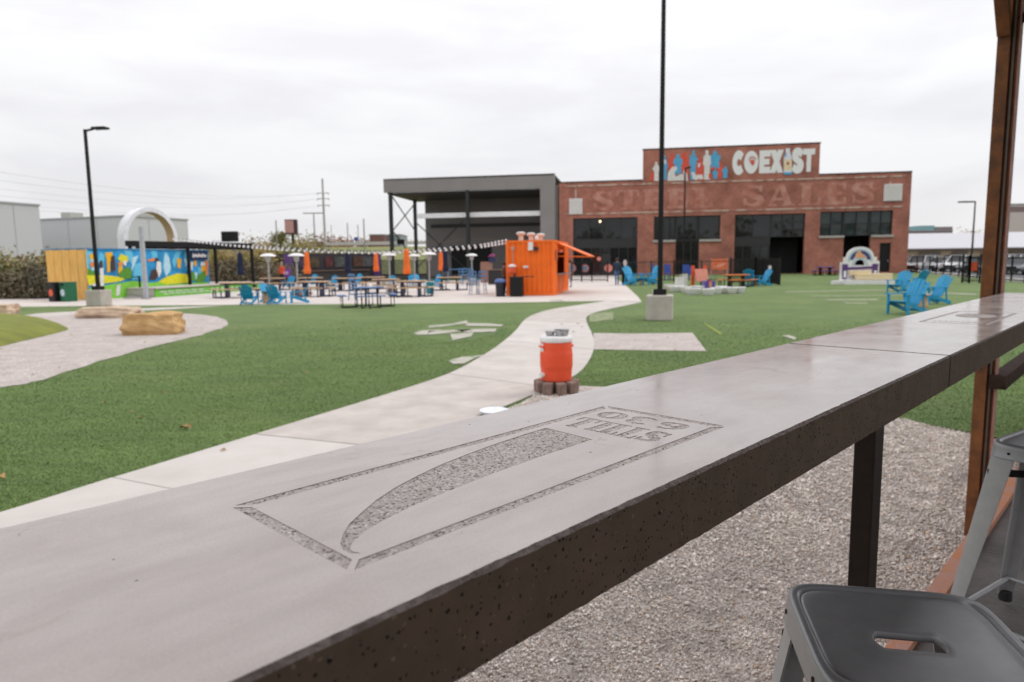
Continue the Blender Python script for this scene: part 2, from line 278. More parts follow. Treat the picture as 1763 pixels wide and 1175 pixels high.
# ------------------------------------------------------------------ object helpers
def tag(o, label=None, cat=None, group=None, kind=None):
    if label: o['label'] = label
    if cat: o['category'] = cat
    if group: o['group'] = group
    if kind: o['kind'] = kind
    return o
def thing(name, label, cat, loc=(0, 0, 0), rz=0.0, group=None):
    o = bpy.data.objects.new(name, None); COL.objects.link(o); o.empty_display_size = .1
    o.location = loc; o.rotation_euler = (0, 0, rz); return tag(o, label, cat, group)
class MB:
    def __init__(s): s.v = []; s.f = []; s.m = []; s.cur = 0
    def add(s, vs, fs):
        o = len(s.v); s.v += [tuple(x) for x in vs]; s.f += [tuple(i+o for i in f) for f in fs]; s.m += [s.cur]*len(fs); return s
    def box(s, c, d, rz=0.0, taper=1.0):
        cx, cy, cz = c; hx, hy, hz = d[0]/2, d[1]/2, d[2]/2; vs = []
        for z, k in ((-hz, 1.0), (hz, taper)):
            for x, y in ((-hx, -hy), (hx, -hy), (hx, hy), (-hx, hy)):
                x *= k; y *= k
                vs.append((cx+x*math.cos(rz)-y*math.sin(rz), cy+x*math.sin(rz)+y*math.cos(rz), cz+z))
        return s.add(vs, [(3, 2, 1, 0), (4, 5, 6, 7), (0, 1, 5, 4), (1, 2, 6, 5), (2, 3, 7, 6), (3, 0, 4, 7)])
    def bar(s, a, b, w, h=None, w2=None, h2=None, upv=(0, 0, 1)):
        a, b = Vector(a), Vector(b); h = h or w; w2 = w2 or w; h2 = h2 or h
        d = (b-a).normalized(); u = Vector(upv)
        if abs(d.dot(u)) > .98: u = Vector((0, 1, 0))
        x = d.cross(u).normalized(); y = x.cross(d).normalized(); vs = []
        for p, ww, hh in ((a, w, h), (b, w2, h2)):
            for i, j in ((-1, -1), (1, -1), (1, 1), (-1, 1)): vs.append(p+x*i*ww/2+y*j*hh/2)
        return s.add(vs, [(0, 1, 2, 3), (7, 6, 5, 4), (1, 0, 4, 5), (2, 1, 5, 6), (3, 2, 6, 7), (0, 3, 7, 4)])
    def tube(s, pts, r, n=8, r2=None, cap=True):
        pts = [Vector(p) for p in pts]; k = len(pts); vs = []
        for i, p in enumerate(pts):
            d = (pts[min(i+1, k-1)]-pts[max(i-1, 0)]).normalized(); u = Vector((0, 0, 1)) if abs(d.z) < .95 else Vector((0, 1, 0))
            x = d.cross(u).normalized(); y = x.cross(d)
            rr = r if r2 is None else r+(r2-r)*i/(k-1)
            vs += [p+(x*math.cos(t*2*math.pi/n)+y*math.sin(t*2*math.pi/n))*rr for t in range(n)]
        fs = [(i*n+t, i*n+(t+1) % n, (i+1)*n+(t+1) % n, (i+1)*n+t) for i in range(k-1) for t in range(n)]
        if cap: fs += [tuple(range(n))[::-1], tuple(range((k-1)*n, k*n))]
        return s.add(vs, fs)
    def lathe(s, c, prof, n=20, sx=1, sy=1):
        vs = []; k = len(prof)
        for r, z in prof:
            vs += [(c[0]+sx*r*math.cos(t*2*math.pi/n), c[1]+sy*r*math.sin(t*2*math.pi/n), c[2]+z) for t in range(n)]
        fs = [(i*n+t, i*n+(t+1) % n, (i+1)*n+(t+1) % n, (i+1)*n+t) for i in range(k-1) for t in range(n)]
        fs += [tuple(range(n))[::-1], tuple(range((k-1)*n, k*n))]
        return s.add(vs, fs)
    def prism(s, poly, z0, z1):
        n = len(poly); vs = [(x, y, z0) for x, y in poly]+[(x, y, z1) for x, y in poly]
        return s.add(vs, [tuple(range(n))[::-1], tuple(range(n, 2*n))]+[(i, (i+1) % n, n+(i+1) % n, n+i) for i in range(n)])
    def vprism(s, poly, y0, y1):
        """outline in x,z given depth in y"""
        n = len(poly); vs = [(x, y0, z) for x, z in poly]+[(x, y1, z) for x, z in poly]
        return s.add(vs, [tuple(range(n)), tuple(range(n, 2*n))[::-1]]+[((i+1) % n, i, n+i, n+(i+1) % n) for i in range(n)])
    def quad(s, a, b, c, d): return s.add([a, b, c, d], [(0, 1, 2, 3)])
    def build(s, name, mats, parent=None, smooth=False, kind=None, label=None):
        me = bpy.data.meshes.new(name); me.from_pydata(s.v, [], s.f)
        mats = mats if isinstance(mats, (list, tuple)) else [mats]
        for m in mats: me.materials.append(m)
        if len(mats) > 1: me.polygons.foreach_set('material_index', s.m)
        bm = bmesh.new(); bm.from_mesh(me); bmesh.ops.recalc_face_normals(bm, faces=bm.faces); bm.to_mesh(me); bm.free()
        if smooth:
            me.polygons.foreach_set('use_smooth', [True]*len(me.polygons))
            try: me.set_sharp_from_angle(angle=R(40))
            except Exception: pass
        o = bpy.data.objects.new(name, me); COL.objects.link(o)
        if parent: o.parent = parent
        if kind: o['kind'] = kind
        if label: o['label'] = label
        return o
def dup(o, loc=None, rz=None, label=None, scale=None, parent=None):
    c = o.copy(); COL.objects.link(c)
    if parent: c.parent = parent
    if loc is not None: c.location = loc
    if rz is not None: c.rotation_euler = (0, 0, rz)
    if label: c['label'] = label
    if scale: c.scale = (scale,)*3
    for ch in list(o.children): dup(ch, parent=c)
    return c
def repeat(proto, spots, used=[]):
    """first spot moves the source itself, the rest are copies; spots: (loc, rz, label[, scale])"""
    out = []
    for i, s in enumerate(spots):
        sc = s[3] if len(s) > 3 else 1.0
        if i == 0:
            o = proto; o.location = s[0]; o.rotation_euler = (0, 0, s[1]); o['label'] = s[2]; o.scale = (sc,)*3
        else: o = dup(proto, s[0], s[1], s[2], sc)
        out.append(o)
    return out
def weld(o, d=1e-5):
    bm = bmesh.new(); bm.from_mesh(o.data); bmesh.ops.remove_doubles(bm, verts=bm.verts, dist=d); bmesh.ops.delete(bm, geom=[v for v in bm.verts if not v.link_faces], context='VERTS'); bm.to_mesh(o.data); bm.free(); return o
def bevel(o, wd=.01, seg=2):
    bm = bmesh.new(); bm.from_mesh(o.data)
    bmesh.ops.bevel(bm, geom=[e for e in bm.edges if len(e.link_faces) == 2 and e.calc_face_angle(0) > .5], offset=wd, segments=seg, affect='EDGES', profile=.5)
    bm.to_mesh(o.data); bm.free(); return o
def sheet(name, pts, z, m, kind='structure', parent=None, hole=None, zfn=None, grid=0):
    poly = [Vector((p[0], p[1])) for p in pts]; n = len(poly)
    ed = [(i, (i+1) % n) for i in range(n)]
    if hole: k = len(poly); poly += [Vector((p[0], p[1])) for p in hole]; ed += [(k+i, k+(i+1) % len(hole)) for i in range(len(hole))]
    if grid:
        xs = [p[0] for p in pts]; ys = [p[1] for p in pts]; o_ = list(poly)
        poly += [Vector((x, y)) for x in np.arange(min(xs), max(xs), grid) for y in np.arange(min(ys), max(ys), grid) if inside(x, y, o_[:n])]
    vs, es, fs, *_ = delaunay_2d_cdt(poly, ed, [], 1, 1e-6)
    if hole: fs = [f for f in fs if not inside(sum(vs[i][0] for i in f)/len(f), sum(vs[i][1] for i in f)/len(f), hole)]
    mb = MB(); mb.add([(v[0], v[1], zfn(v[0], v[1]) if zfn else z) for v in vs], [tuple(f) for f in fs])
    o = mb.build(name, m, parent, kind=kind)
    for p in o.data.polygons:
        if p.normal.z < 0: p.flip()
    return o
def inside(x, y, poly):
    c = False; j = len(poly)-1
    for i in range(len(poly)):
        xi, yi = poly[i][0], poly[i][1]; xj, yj = poly[j][0], poly[j][1]
        if (yi > y) != (yj > y) and x < (xj-xi)*(y-yi)/(yj-yi)+xi: c = not c
        j = i
    return c
def smooth_poly(pts, k=4):
    n = len(pts); out = []
    for i in range(n):
        a, b, c, d = [Vector(pts[(i+j) % n][:2]) for j in (-1, 0, 1, 2)]
        for t in range(k):
            s = t/k
            out.append(.5*((2*b)+(c-a)*s+(2*a-5*b+4*c-d)*s*s+(3*b-a-3*c+d)*s**3))
    return out
def inside(x, y, poly):
    c = False; j = len(poly)-1
    for i in range(len(poly)):
        xi, yi = poly[i][0], poly[i][1]; xj, yj = poly[j][0], poly[j][1]
        if (yi > y) != (yj > y) and x < (xj-xi)*(y-yi)/(yj-yi)+xi: c = not c
        j = i
    return c
pp = lambda *a: [P(x, y) for x, y in a]

# stroke lettering: strokes are thick line pieces; returns a list of polygons in a unit cell
def thick(pts, wd, wds=None):
    out = []
    for i in range(len(pts)-1):
        a, b = Vector(pts[i]), Vector(pts[i+1]); d = (b-a)
        if d.length < 1e-6: continue
        d.normalize(); nn = Vector((-d.y, d.x))
        w0 = (wds[i] if wds else wd)/2; w1 = (wds[i+1] if wds else wd)/2
        e = .25*min(w0, w1)
        out.append([tuple(a-d*e-nn*w0), tuple(b+d*e-nn*w1), tuple(b+d*e+nn*w1), tuple(a-d*e+nn*w0)])
    return out
def arcpts(cx, cy, rx, ry, a0, a1, n=14): return [(cx+rx*math.cos(R(a0+(a1-a0)*i/n)), cy+ry*math.sin(R(a0+(a1-a0)*i/n))) for i in range(n+1)]
def glyph(ch, slab=True):
    """polygons of a bold letter in the cell 0..w x 0..1 -> (polys, width)"""
    t = .30; s = .085; q = []
    rect = lambda x0, y0, x1, y1: q.append([(x0, y0), (x1, y0), (x1, y1), (x0, y1)])
    if ch == 'I':
        rect(.12, 0, .12+t, 1)
        if slab: rect(0, 0, .5, s); rect(0, 1-s, .5, 1)
        return q, .5
    if ch == 'L':
        rect(.1, 0, .1+t, 1); rect(0, 0, .72, s if slab else .2)
        if slab: rect(0, 1-s, .46, 1); q.append([(.56, 0), (.72, 0), (.72, .34), (.66, .34)])
        return q, .74
    if ch == 'T':
        rect(.27, 0, .27+t, 1); rect(0, 1-(s if slab else .2), .8, 1)
        if slab: rect(.14, 0, .66, s); q.append([(0, 1), (.14, 1), (.06, .68), (0, .68)]); q.append([(.66, 1), (.8, 1), (.8, .68), (.74, .68)])
        return q, .8
    if ch == 'E':
        rect(.08, 0, .08+t, 1); rect(0, 0, .7, .16); rect(0, .84, .68, 1); rect(.2, .42, .56, .58)
        if slab: rect(.6, 0, .7, .32); rect(.58, .68, .68, 1)
        return q, .74
    if ch == 'A':
        q.append([(.02, 0), (.16, 0), (.48, 1), (.36, 1)]); q.append([(.58, 0), (.86, 0), (.52, 1), (.36, 1)]); rect(.22, .24, .66, .38)
        if slab: rect(0, 0, .3, s); rect(.5, 0, .92, s)
        return q, .92
    if ch == 'S':
        p = arcpts(.37, .74, .25, .17, 20, 250, 12)+arcpts(.37, .27, .27, .19, 80, -160, 12)
        n = len(p); ws = [.10+.17*math.sin(math.pi*i/(n-1))**1.5 for i in range(n)]
        q += thick(p, .2, ws)
        if slab: rect(.58, .66, .68, .96); rect(.04, .05, .14, .38)
        return q, .74
    if ch in '063':
        if ch == '0':
            p = arcpts(.36, .5, .25, .44, 0, 360, 24); ws = [.10+.18*abs(math.cos(R(360*i/24))) for i in range(25)]; q += thick(p, .2, ws)
        elif ch == '6':
            p = arcpts(.36, .3, .23, .24, 0, 360, 20); ws = [.1+.14*abs(math.cos(R(360*i/20))) for i in range(21)]; q += thick(p, .2, ws)
            p = [(.14, .34), (.14, .55), (.22, .8), (.40, .94), (.58, .86)]; q += thick(p, .2, [.24, .24, .18, .10, .16])
        else:
            p = arcpts(.34, .73, .22, .21, 150, -85, 12); q += thick(p, .2, [.16]+[.10+.13*math.sin(math.pi*i/12) for i in range(1, 13)])
            p = arcpts(.34, .28, .25, .24, 85, -150, 12); q += thick(p, .2, [.10+.15*math.sin(math.pi*i/12) for i in range(12)]+[.16])
        return q, .72
    return q, .4
def word(txt, gap=.1, slab=True):
    x = 0; out = []
    for ch in txt:
        if ch == ' ': x += .5; continue
        g, wd = glyph(ch, slab)
        out.append([[(px+x, py) for px, py in p] for p in g]); x += wd+gap
    return out, x-gap

# ------------------------------------------------------------------ ground, lawns, paths
sheet('ground', [(-1500, -1500), (1500, -1500), (1500, 2500), (-1500, 2500)], -.4, DIRT)
patio_px = [(-330, 536), (-100, 530.5), (170, 527), (380, 525.5), (830, 522), (1043, 518.5), (1105, 520), (1098, 511), (1085, 499), (1074, 489), (1060, 479.5), (1000, 477), (860, 479), (640, 486), (360, 491), (100, 512), (-330, 517)]
sheet('patio', pp(*patio_px), .004, PATIO)
sheet('bar_terrace', pp((470, 489), (640, 486.5), (860, 479.6), (960, 477.5), (955, 472.5), (640, 476), (440, 480)), .006, mat('terrace_gravel', (.2, .18, .16), .9, 0, .2, 1.5))
sheet('threshold_paving', pp((960, 477.6), (1060, 480), (1075, 473.5), (970, 474.5)), .0065, PATIO)
gp = smooth_poly(pp((-500, 735), (-150, 690), (0, 668), (60, 658), (130, 636), (230, 606), (330, 581), (380, 566), (393, 556), (372, 546), (320, 540.5), (235, 540), (150, 541), (60, 543.5), (-60, 546), (-400, 552)), 5)
for i, p in enumerate(gp): p += Vector((noise.noise(Vector((i*.7, 0, 0))), noise.noise(Vector((0, i*.7, 5)))))*.14
sheet('gravel_walk', gp, .006, GRAVEL)
sheet('concrete_strip', pp((30, 545), (70, 540), (170, 534.5), (300, 529.5), (390, 526.5), (300, 533), (190, 538), (90, 545)), .008, PATH)
# foreground gravel bed under and beyond the counter
bed = [P(780, 737), P(870, 707), P(935, 676), P(1000, 666.5), P(1060, 669), P(1300, 693), P(1560, 725), P(1670, 744), P(1770, 764), P(2200, 860), Vector((4.5, -2, 0)), Vector((-2, -2, 0)), P(200, 985)]
bed2 = []
for i in range(len(bed)):
    a, b = bed[i], bed[(i+1) % len(bed)]; n = max(1, int((b-a).length/.25))
    for k in range(n):
        q = a+(b-a)*(k/n); bed2.append((q.x+.05*noise.noise(Vector((q.x*2, q.y*2, 0))), q.y+.05*noise.noise(Vector((q.x*2, q.y*2, 9)))))
def dip(x, y):
    v = -.71933*(x+.091)+.69467*(y-.4085); u = .69467*(x+.091)+.71933*(y-.4085)
    f = min(1, max(0, (2.0-v)/1.2)); g = min(1, max(0, (7.5-u)/1.5)); return .010-.16*f*f*(3-2*f)*g
sheet('gravel_bed', bed2, .010, GRAVEL, zfn=dip, grid=.25)
sheet('lawn', [(-46, -14), (46, -14), (80, 35), (46, 79), (-16, 84), (-46, 40)], 0.0, TURF, hole=bed2)
pad = pp((1022, 574), (1095, 575), (1192, 573.5), (1216, 605), (1120, 604), (1020, 602))
sheet('gravel_pad', pad, .006, GRAVEL)

# winding path: one slab object between each pair of joints
ST = [((-420, 985), (60, 1030)), ((-60, 903), (215, 962)), ((195, 825), (442, 874)), ((440, 750), (690, 776)), ((645, 687), (850, 709)), ((772, 645), (945, 669)), ((832, 613), (1000, 640)), ((868, 588), (1022, 603)),
      ((888, 570), (1020, 578)), ((902, 553), (1011, 558)), ((918, 543), (1010, 547)), ((945, 534.5), (1024, 539)), ((990, 527), (1060, 530.5)), ((1043, 519), (1105, 521))]
Lp = [P(*a) for a, b in ST]; Rp = [P(*b) for a, b in ST]
path = MB()
for i in range(len(ST)-1): path.quad((*Lp[i][:2], .004), (*Rp[i][:2], .004), (*Rp[i+1][:2], .004), (*Lp[i+1][:2], .004))
path = path.build('path', mat('joint_fill', (.16, .14, .12), .95), kind='structure')
def cm(ps, i, t):
    a, b, c, d = ps[max(i-1, 0)], ps[i], ps[min(i+1, len(ps)-1)], ps[min(i+2, len(ps)-1)]
    return .5*((2*b)+(c-a)*t+(2*a-5*b+4*c-d)*t*t+(3*b-a-3*c+d)*t**3)
for i in range(len(ST)-1):
    lw = (Lp[i+1]-Lp[i]).length; g = min(.2, .007/lw)
    ts = [g+(1-2*g)*k/6 for k in range(7)]
    poly = [tuple(cm(Lp, i, t)[:2]) for t in ts]+[tuple(cm(Rp, i, t)[:2]) for t in reversed(ts)]
    mb = MB(); mb.prism(poly, .0045, .014+.002*(i % 2)); mb.build('paving_slab', PATHS[(i*5+i//2) % 3], path)

# bright turf mound, painted field marks
md = smooth_poly(pp((-260, 560), (-60, 549), (30, 549), (85, 555), (117, 566), (98, 574), (40, 588), (-40, 606), (-260, 640)), 4)
cx = sum(p[0] for p in md)/len(md); cy = sum(p[1] for p in md)/len(md)
mb = MB(); rings = [(1, .012), (.93, .09), (.8, .19), (.6, .28), (.35, .34), (.1, .36)]; n = len(md)
vs = [(cx+(p[0]-cx)*k, cy+(p[1]-cy)*k, z) for k, z in rings for p in md]
mb.add(vs, [(i*n+t, i*n+(t+1) % n, (i+1)*n+(t+1) % n, (i+1)*n+t) for i in range(len(rings)-1) for t in range(n)]+[tuple(range((len(rings)-1)*n, len(rings)*n))])
mb.build('turf_mound', TURF2, smooth=True, kind='structure')
FIELD = mat('faded_field_paint', (.42, .395, .345), .9, 0, 0, 2.5, col2=(.22, .26, .15), ramp=(.30, .50), detail=8)
FIELD2 = mat('thin_field_paint', (.20, .235, .12), .9, 0, .3, 5)
mk = MB()
def flat(px, z=.012): pts = pp(*px); mk.add([(p.x, p.y, z) for p in pts], [tuple(range(len(pts)))])
flat([(712, 574.5), (728, 570), (762, 568.5), (740, 573), (735, 577.5), (720, 578)]); flat([(737, 562), (778, 558.5), (803, 552.5), (807, 557.5), (760, 563.5), (739, 565)])
flat([(806, 557.5), (845, 558), (866, 560), (864, 563), (835, 562.5), (800, 562)]); flat([(775, 576), (815, 573.5), (812, 580), (779, 587)]); flat([(816, 567.5), (855, 567), (853, 572), (810, 573.5), (780, 569)])
flat([(738, 571), (800, 567.5), (815, 569), (770, 574.5), (737, 577.5)]); flat([(772, 622), (795, 616), (834, 612), (815, 619), (800, 627), (780, 628)])
flat([(1345, 579), (1358, 578), (1372, 583), (1368, 586), (1356, 582)]); flat([(1595, 504), (1680, 507), (1682, 508.3), (1594, 505.5)])
flat([(946, 517.5), (968, 516.5), (972, 519.5), (950, 521)])
mk.build('field_markings', FIELD, kind='structure')
mk = MB(); flat([(1421, 516), (1510, 515), (1513, 519), (1423, 519)]); flat([(1450, 521), (1494, 522), (1492, 525), (1455, 524)]); flat([(1014, 540.5), (1056, 538), (1057, 551), (1015, 556)]); flat([(1352, 502.5), (1540, 499), (1541, 501), (1353, 505)]); flat([(1395, 510), (1560, 508), (1560, 510), (1396, 512)])
mk.build('worn_turf_marks', FIELD2, kind='structure')
mk = MB(); flat([(1211, 558), (1215, 558), (1243, 575), (1241, 578)]); mk.build('yellow_field_line', mat('yellow_line', (.22, .27, .035), .9), kind='structure')
sheet('parking_lot', [P(1562, 467), P(1763, 487), (75, 20), (140, 30), (140, 150), (34, 150), (39.5, 69)], .008, ASPHALT)
ck = MB(); a, b = P(1564, 468.2), P(1785, 489); a.z = b.z = .08; ck.bar(a, b, .3, .2); ck.build('kerb', concrete('kerb_concrete', (.55, .52, .5), (.7, .67, .65)), kind='structure')

# loose stones on the near gravel bed (one object, tens of thousands of stones)
def stones(name, poly, nmax, x0, x1, y0, y1, near, z=.012):
    ptsx = rng.uniform(x0, x1, nmax); ptsy = rng.uniform(y0, y1, nmax)
    keep = np.zeros(nmax, bool); j = len(poly)-1
    for i in range(len(poly)):
        xi, yi = poly[i][0], poly[i][1]; xj, yj = poly[j][0], poly[j][1]
        if yi != yj: keep ^= ((yi > ptsy) != (yj > ptsy)) & (ptsx < (xj-xi)*(ptsy-yi)/(yj-yi)+xi)
        j = i
    d = np.hypot(ptsx, ptsy); keep &= rng.uniform(0, 1, nmax) < np.clip(near/d, 0, 1)**1.3
    ptsx, ptsy, d = ptsx[keep], ptsy[keep], d[keep]; n = len(ptsx)
    oc = np.array([(1, 0, 0), (.3, .95, .1), (-.9, .5, 0), (-.8, -.6, .05), (.4, -.9, 0), (.1, .05, 1.0), (0, 0, -1)])
    fc = np.array([(0, 1, 5), (1, 2, 5), (2, 3, 5), (3, 4, 5), (4, 0, 5), (1, 0, 6), (2, 1, 6), (3, 2, 6), (4, 3, 6), (0, 4, 6)])
    sz = rng.lognormal(math.log(.0046), .36, n).clip(.0024, .013)*np.clip(d/3, 1, 1.8)
    ang = rng.uniform(0, 6.28, n); asp = rng.uniform(.68, 1, n)
    V = np.repeat(oc[None], n, 0)*rng.uniform(.7, 1.2, (n, 7, 1)); V[:, :, 1] *= asp[:, None]; V[:, :, 2] *= rng.uniform(.45, .8, n)[:, None]
    tx = rng.uniform(-.6, .6, n); yy = V[:, :, 1]*np.cos(tx)[:, None]-V[:, :, 2]*np.sin(tx)[:, None]; zz = V[:, :, 1]*np.sin(tx)[:, None]+V[:, :, 2]*np.cos(tx)[:, None]
    V[:, :, 1] = yy; V[:, :, 2] = zz
    xx = V[:, :, 0]*np.cos(ang)[:, None]-V[:, :, 1]*np.sin(ang)[:, None]; yy = V[:, :, 0]*np.sin(ang)[:, None]+V[:, :, 1]*np.cos(ang)[:, None]
    V = np.stack([xx, yy, V[:, :, 2]], 2)*sz[:, None, None]
    V[:, :, 0] += ptsx[:, None]; V[:, :, 1] += ptsy[:, None]; V[:, :, 2] += (np.array([dip(a_, b_) for a_, b_ in zip(ptsx, ptsy)])+.002+rng.uniform(-.001, .009, n))[:, None]
    F = (fc[None]+(np.arange(n)*7)[:, None, None]).reshape(-1, 3)
    me = bpy.data.meshes.new(name); me.vertices.add(n*7); me.vertices.foreach_set('co', V.reshape(-1))
    me.loops.add(len(F)*3); me.loops.foreach_set('vertex_index', F.reshape(-1)); me.polygons.add(len(F)); me.polygons.foreach_set('loop_start', np.arange(len(F))*3)
    at = me.attributes.new('stone_tint', 'FLOAT', 'POINT'); at.data.foreach_set('value', np.repeat(rng.uniform(0, 1, n), 7).astype(np.float32))
    me.update(calc_edges=True)
    m = MATS.get('stone')
    if not m:
        m = bpy.data.materials.new('stone'); m.use_nodes = True; t = m.node_tree; bb = t.nodes['Principled BSDF']; MATS['stone'] = m
        aN = N(t, 'ShaderNodeAttribute', attribute_name='stone_tint'); r = N(t, 'ShaderNodeValToRGB'); L(t, aN.outputs['Fac'], r.inputs[0]); r.color_ramp.interpolation = 'CONSTANT'
        pal = [(.62, .56, .52), (.70, .65, .61), (.53, .475, .435), (.78, .74, .70), (.60, .52, .45), (.41, .37, .34), (.66, .605, .56), (.56, .505, .46), (.84, .81, .78), (.60, .42, .28)]
        pos = [0, .16, .3, .42, .54, .64, .72, .84, .93, .985]
        e = r.color_ramp.elements
        for i, k in enumerate(pal):
            if i < 2: e[i].position = pos[i]; e[i].color = (*k, 1)
            else: e.new(pos[i]).color = (*k, 1)
        c_ = N(t, 'ShaderNodeTexCoord').outputs['Object']; nn_ = N(t, 'ShaderNodeTexNoise', i_Scale=5.5, i_Detail=6.0, i_Roughness=.7); L(t, c_, nn_.inputs['Vector']); r2 = N(t, 'ShaderNodeValToRGB'); L(t, nn_.outputs[0], r2.inputs[0])
        r2.color_ramp.elements[0].position = .32; r2.color_ramp.elements[1].position = .62; r2.color_ramp.elements[0].color = (.80, .78, .765, 1); r2.color_ramp.elements[1].color = (1.3, 1.285, 1.27, 1)
        k_ = N(t, 'ShaderNodeMix', data_type='RGBA', blend_type='MULTIPLY'); k_.inputs[0].default_value = 1; L(t, r.outputs[0], k_.inputs[6]); L(t, r2.outputs[0], k_.inputs[7]); L(t, k_.outputs[2], bb.inputs['Base Color']); bb.inputs['Roughness'].default_value = .85
    me.materials.append(m); o = bpy.data.objects.new(name, me); COL.objects.link(o); o['kind'] = 'stuff'; return o
stones('gravel', bed2, 560000, -.6, 5.2, 1.3, 8.4, 2.9)

# synthetic turf pile where the lawn is near enough to show it (one object, countless blades)
def blades(name, holes, nmax, x0, x1, y0, y1, near):
    X = rng.uniform(x0, x1, nmax); Y = y0+(y1-y0)*rng.uniform(0, 1, nmax)**1.6
    def inp(poly):
        k = np.zeros(len(X), bool); j = len(poly)-1
        for i in range(len(poly)):
            xi, yi = poly[i][0], poly[i][1]; xj, yj = poly[j][0], poly[j][1]
            if yi != yj: k ^= ((yi > Y) != (yj > Y)) & (X < (xj-xi)*(Y-yi)/(yj-yi)+xi)
            j = i
        return k
    keep = (np.abs(X/Y) < .86) & (rng.uniform(0, 1, nmax) < np.clip((21-np.hypot(X, Y))/13, 0, 1)**1.2)
    for h in holes: keep &= ~inp(h)
    X, Y = X[keep], Y[keep]; n = len(X); d = np.hypot(X, Y); a = rng.uniform(0, 6.28, n); hgt = rng.uniform(.004, .012, n); wd = (.0022+.0005*d)*rng.uniform(.6, 1.3, n)
    lx, ly = rng.normal(0, .014, n), rng.normal(0, .014, n)
    V = np.zeros((n, 3, 3)); V[:, 0] = np.stack([X-wd*np.cos(a), Y-wd*np.sin(a), np.full(n, -.002)], 1); V[:, 1] = np.stack([X+wd*np.cos(a), Y+wd*np.sin(a), np.full(n, -.002)], 1); V[:, 2] = np.stack([X+lx, Y+ly, hgt], 1)
    me = bpy.data.meshes.new(name); me.vertices.add(n*3); me.vertices.foreach_set('co', V.reshape(-1)); me.loops.add(n*3); me.loops.foreach_set('vertex_index', np.arange(n*3)); me.polygons.add(n); me.polygons.foreach_set('loop_start', np.arange(n)*3)
    at = me.attributes.new('blade_tint', 'FLOAT', 'POINT'); at.data.foreach_set('value', np.repeat(rng.uniform(0, 1, n), 3).astype(np.float32)); me.update(calc_edges=True)
    m = bpy.data.materials.new('turf_blade'); m.use_nodes = True; t = m.node_tree; b = t.nodes['Principled BSDF']
    q = N(t, 'ShaderNodeAttribute', attribute_name='blade_tint'); r = N(t, 'ShaderNodeValToRGB'); L(t, q.outputs['Fac'], r.inputs[0]); e = r.color_ramp.elements
    e[0].color = (.108, .178, .047, 1); e[1].color = (.20, .282, .09, 1); e.new(.6).color = (.145, .228, .065, 1)
    c = N(t, 'ShaderNodeTexCoord').outputs['Object']; mp_ = N(t, 'ShaderNodeMapping'); mp_.inputs['Scale'].default_value = (.5, 1.5, 1); L(t, c, mp_.inputs[0])
    nz = N(t, 'ShaderNodeTexNoise', i_Scale=1.3, i_Detail=6.0, i_Roughness=.65); L(t, mp_.outputs[0], nz.inputs['Vector']); r2 = N(t, 'ShaderNodeValToRGB'); L(t, nz.outputs[0], r2.inputs[0]); r2.color_ramp.elements[0].position = .32; r2.color_ramp.elements[1].position = .68
    r2.color_ramp.elements[0].color = (.78, .80, .76, 1); r2.color_ramp.elements[1].color = (1.22, 1.18, 1.14, 1)
    k = N(t, 'ShaderNodeMix', data_type='RGBA', blend_type='MULTIPLY'); k.inputs[0].default_value = 1; L(t, r.outputs[0], k.inputs[6]); L(t, r2.outputs[0], k.inputs[7]); L(t, k.outputs[2], b.inputs['Base Color'])
    b.inputs['Roughness'].default_value = .7; b.inputs['Specular IOR Level'].default_value = .25
    me.materials.append(m); o = bpy.data.objects.new(name, me); COL.objects.link(o); o['kind'] = 'stuff'; return o
pathpoly = [tuple(cm(Lp, i, t/4)[:2]) for i in range(len(ST)-1) for t in range(4)]+[tuple(cm(Rp, i, t/4)[:2]) for i in reversed(range(len(ST)-1)) for t in reversed(range(4))]
padp = [tuple(p[:2]) for p in pad]; star = [tuple(p[:2]) for p in pp((706, 575), (740, 558), (806, 550), (868, 559), (850, 577), (780, 589), (720, 580))]; star2 = [tuple(p[:2]) for p in pp((770, 622), (800, 615), (836, 611), (815, 620), (795, 629))]
blades('turf_grass', [bed2, [tuple(p) for p in gp], pathpoly, padp, star, star2, [tuple(p[:2]) for p in pp(*patio_px)]], 1500000, -15, 10, 4.2, 21, 5)

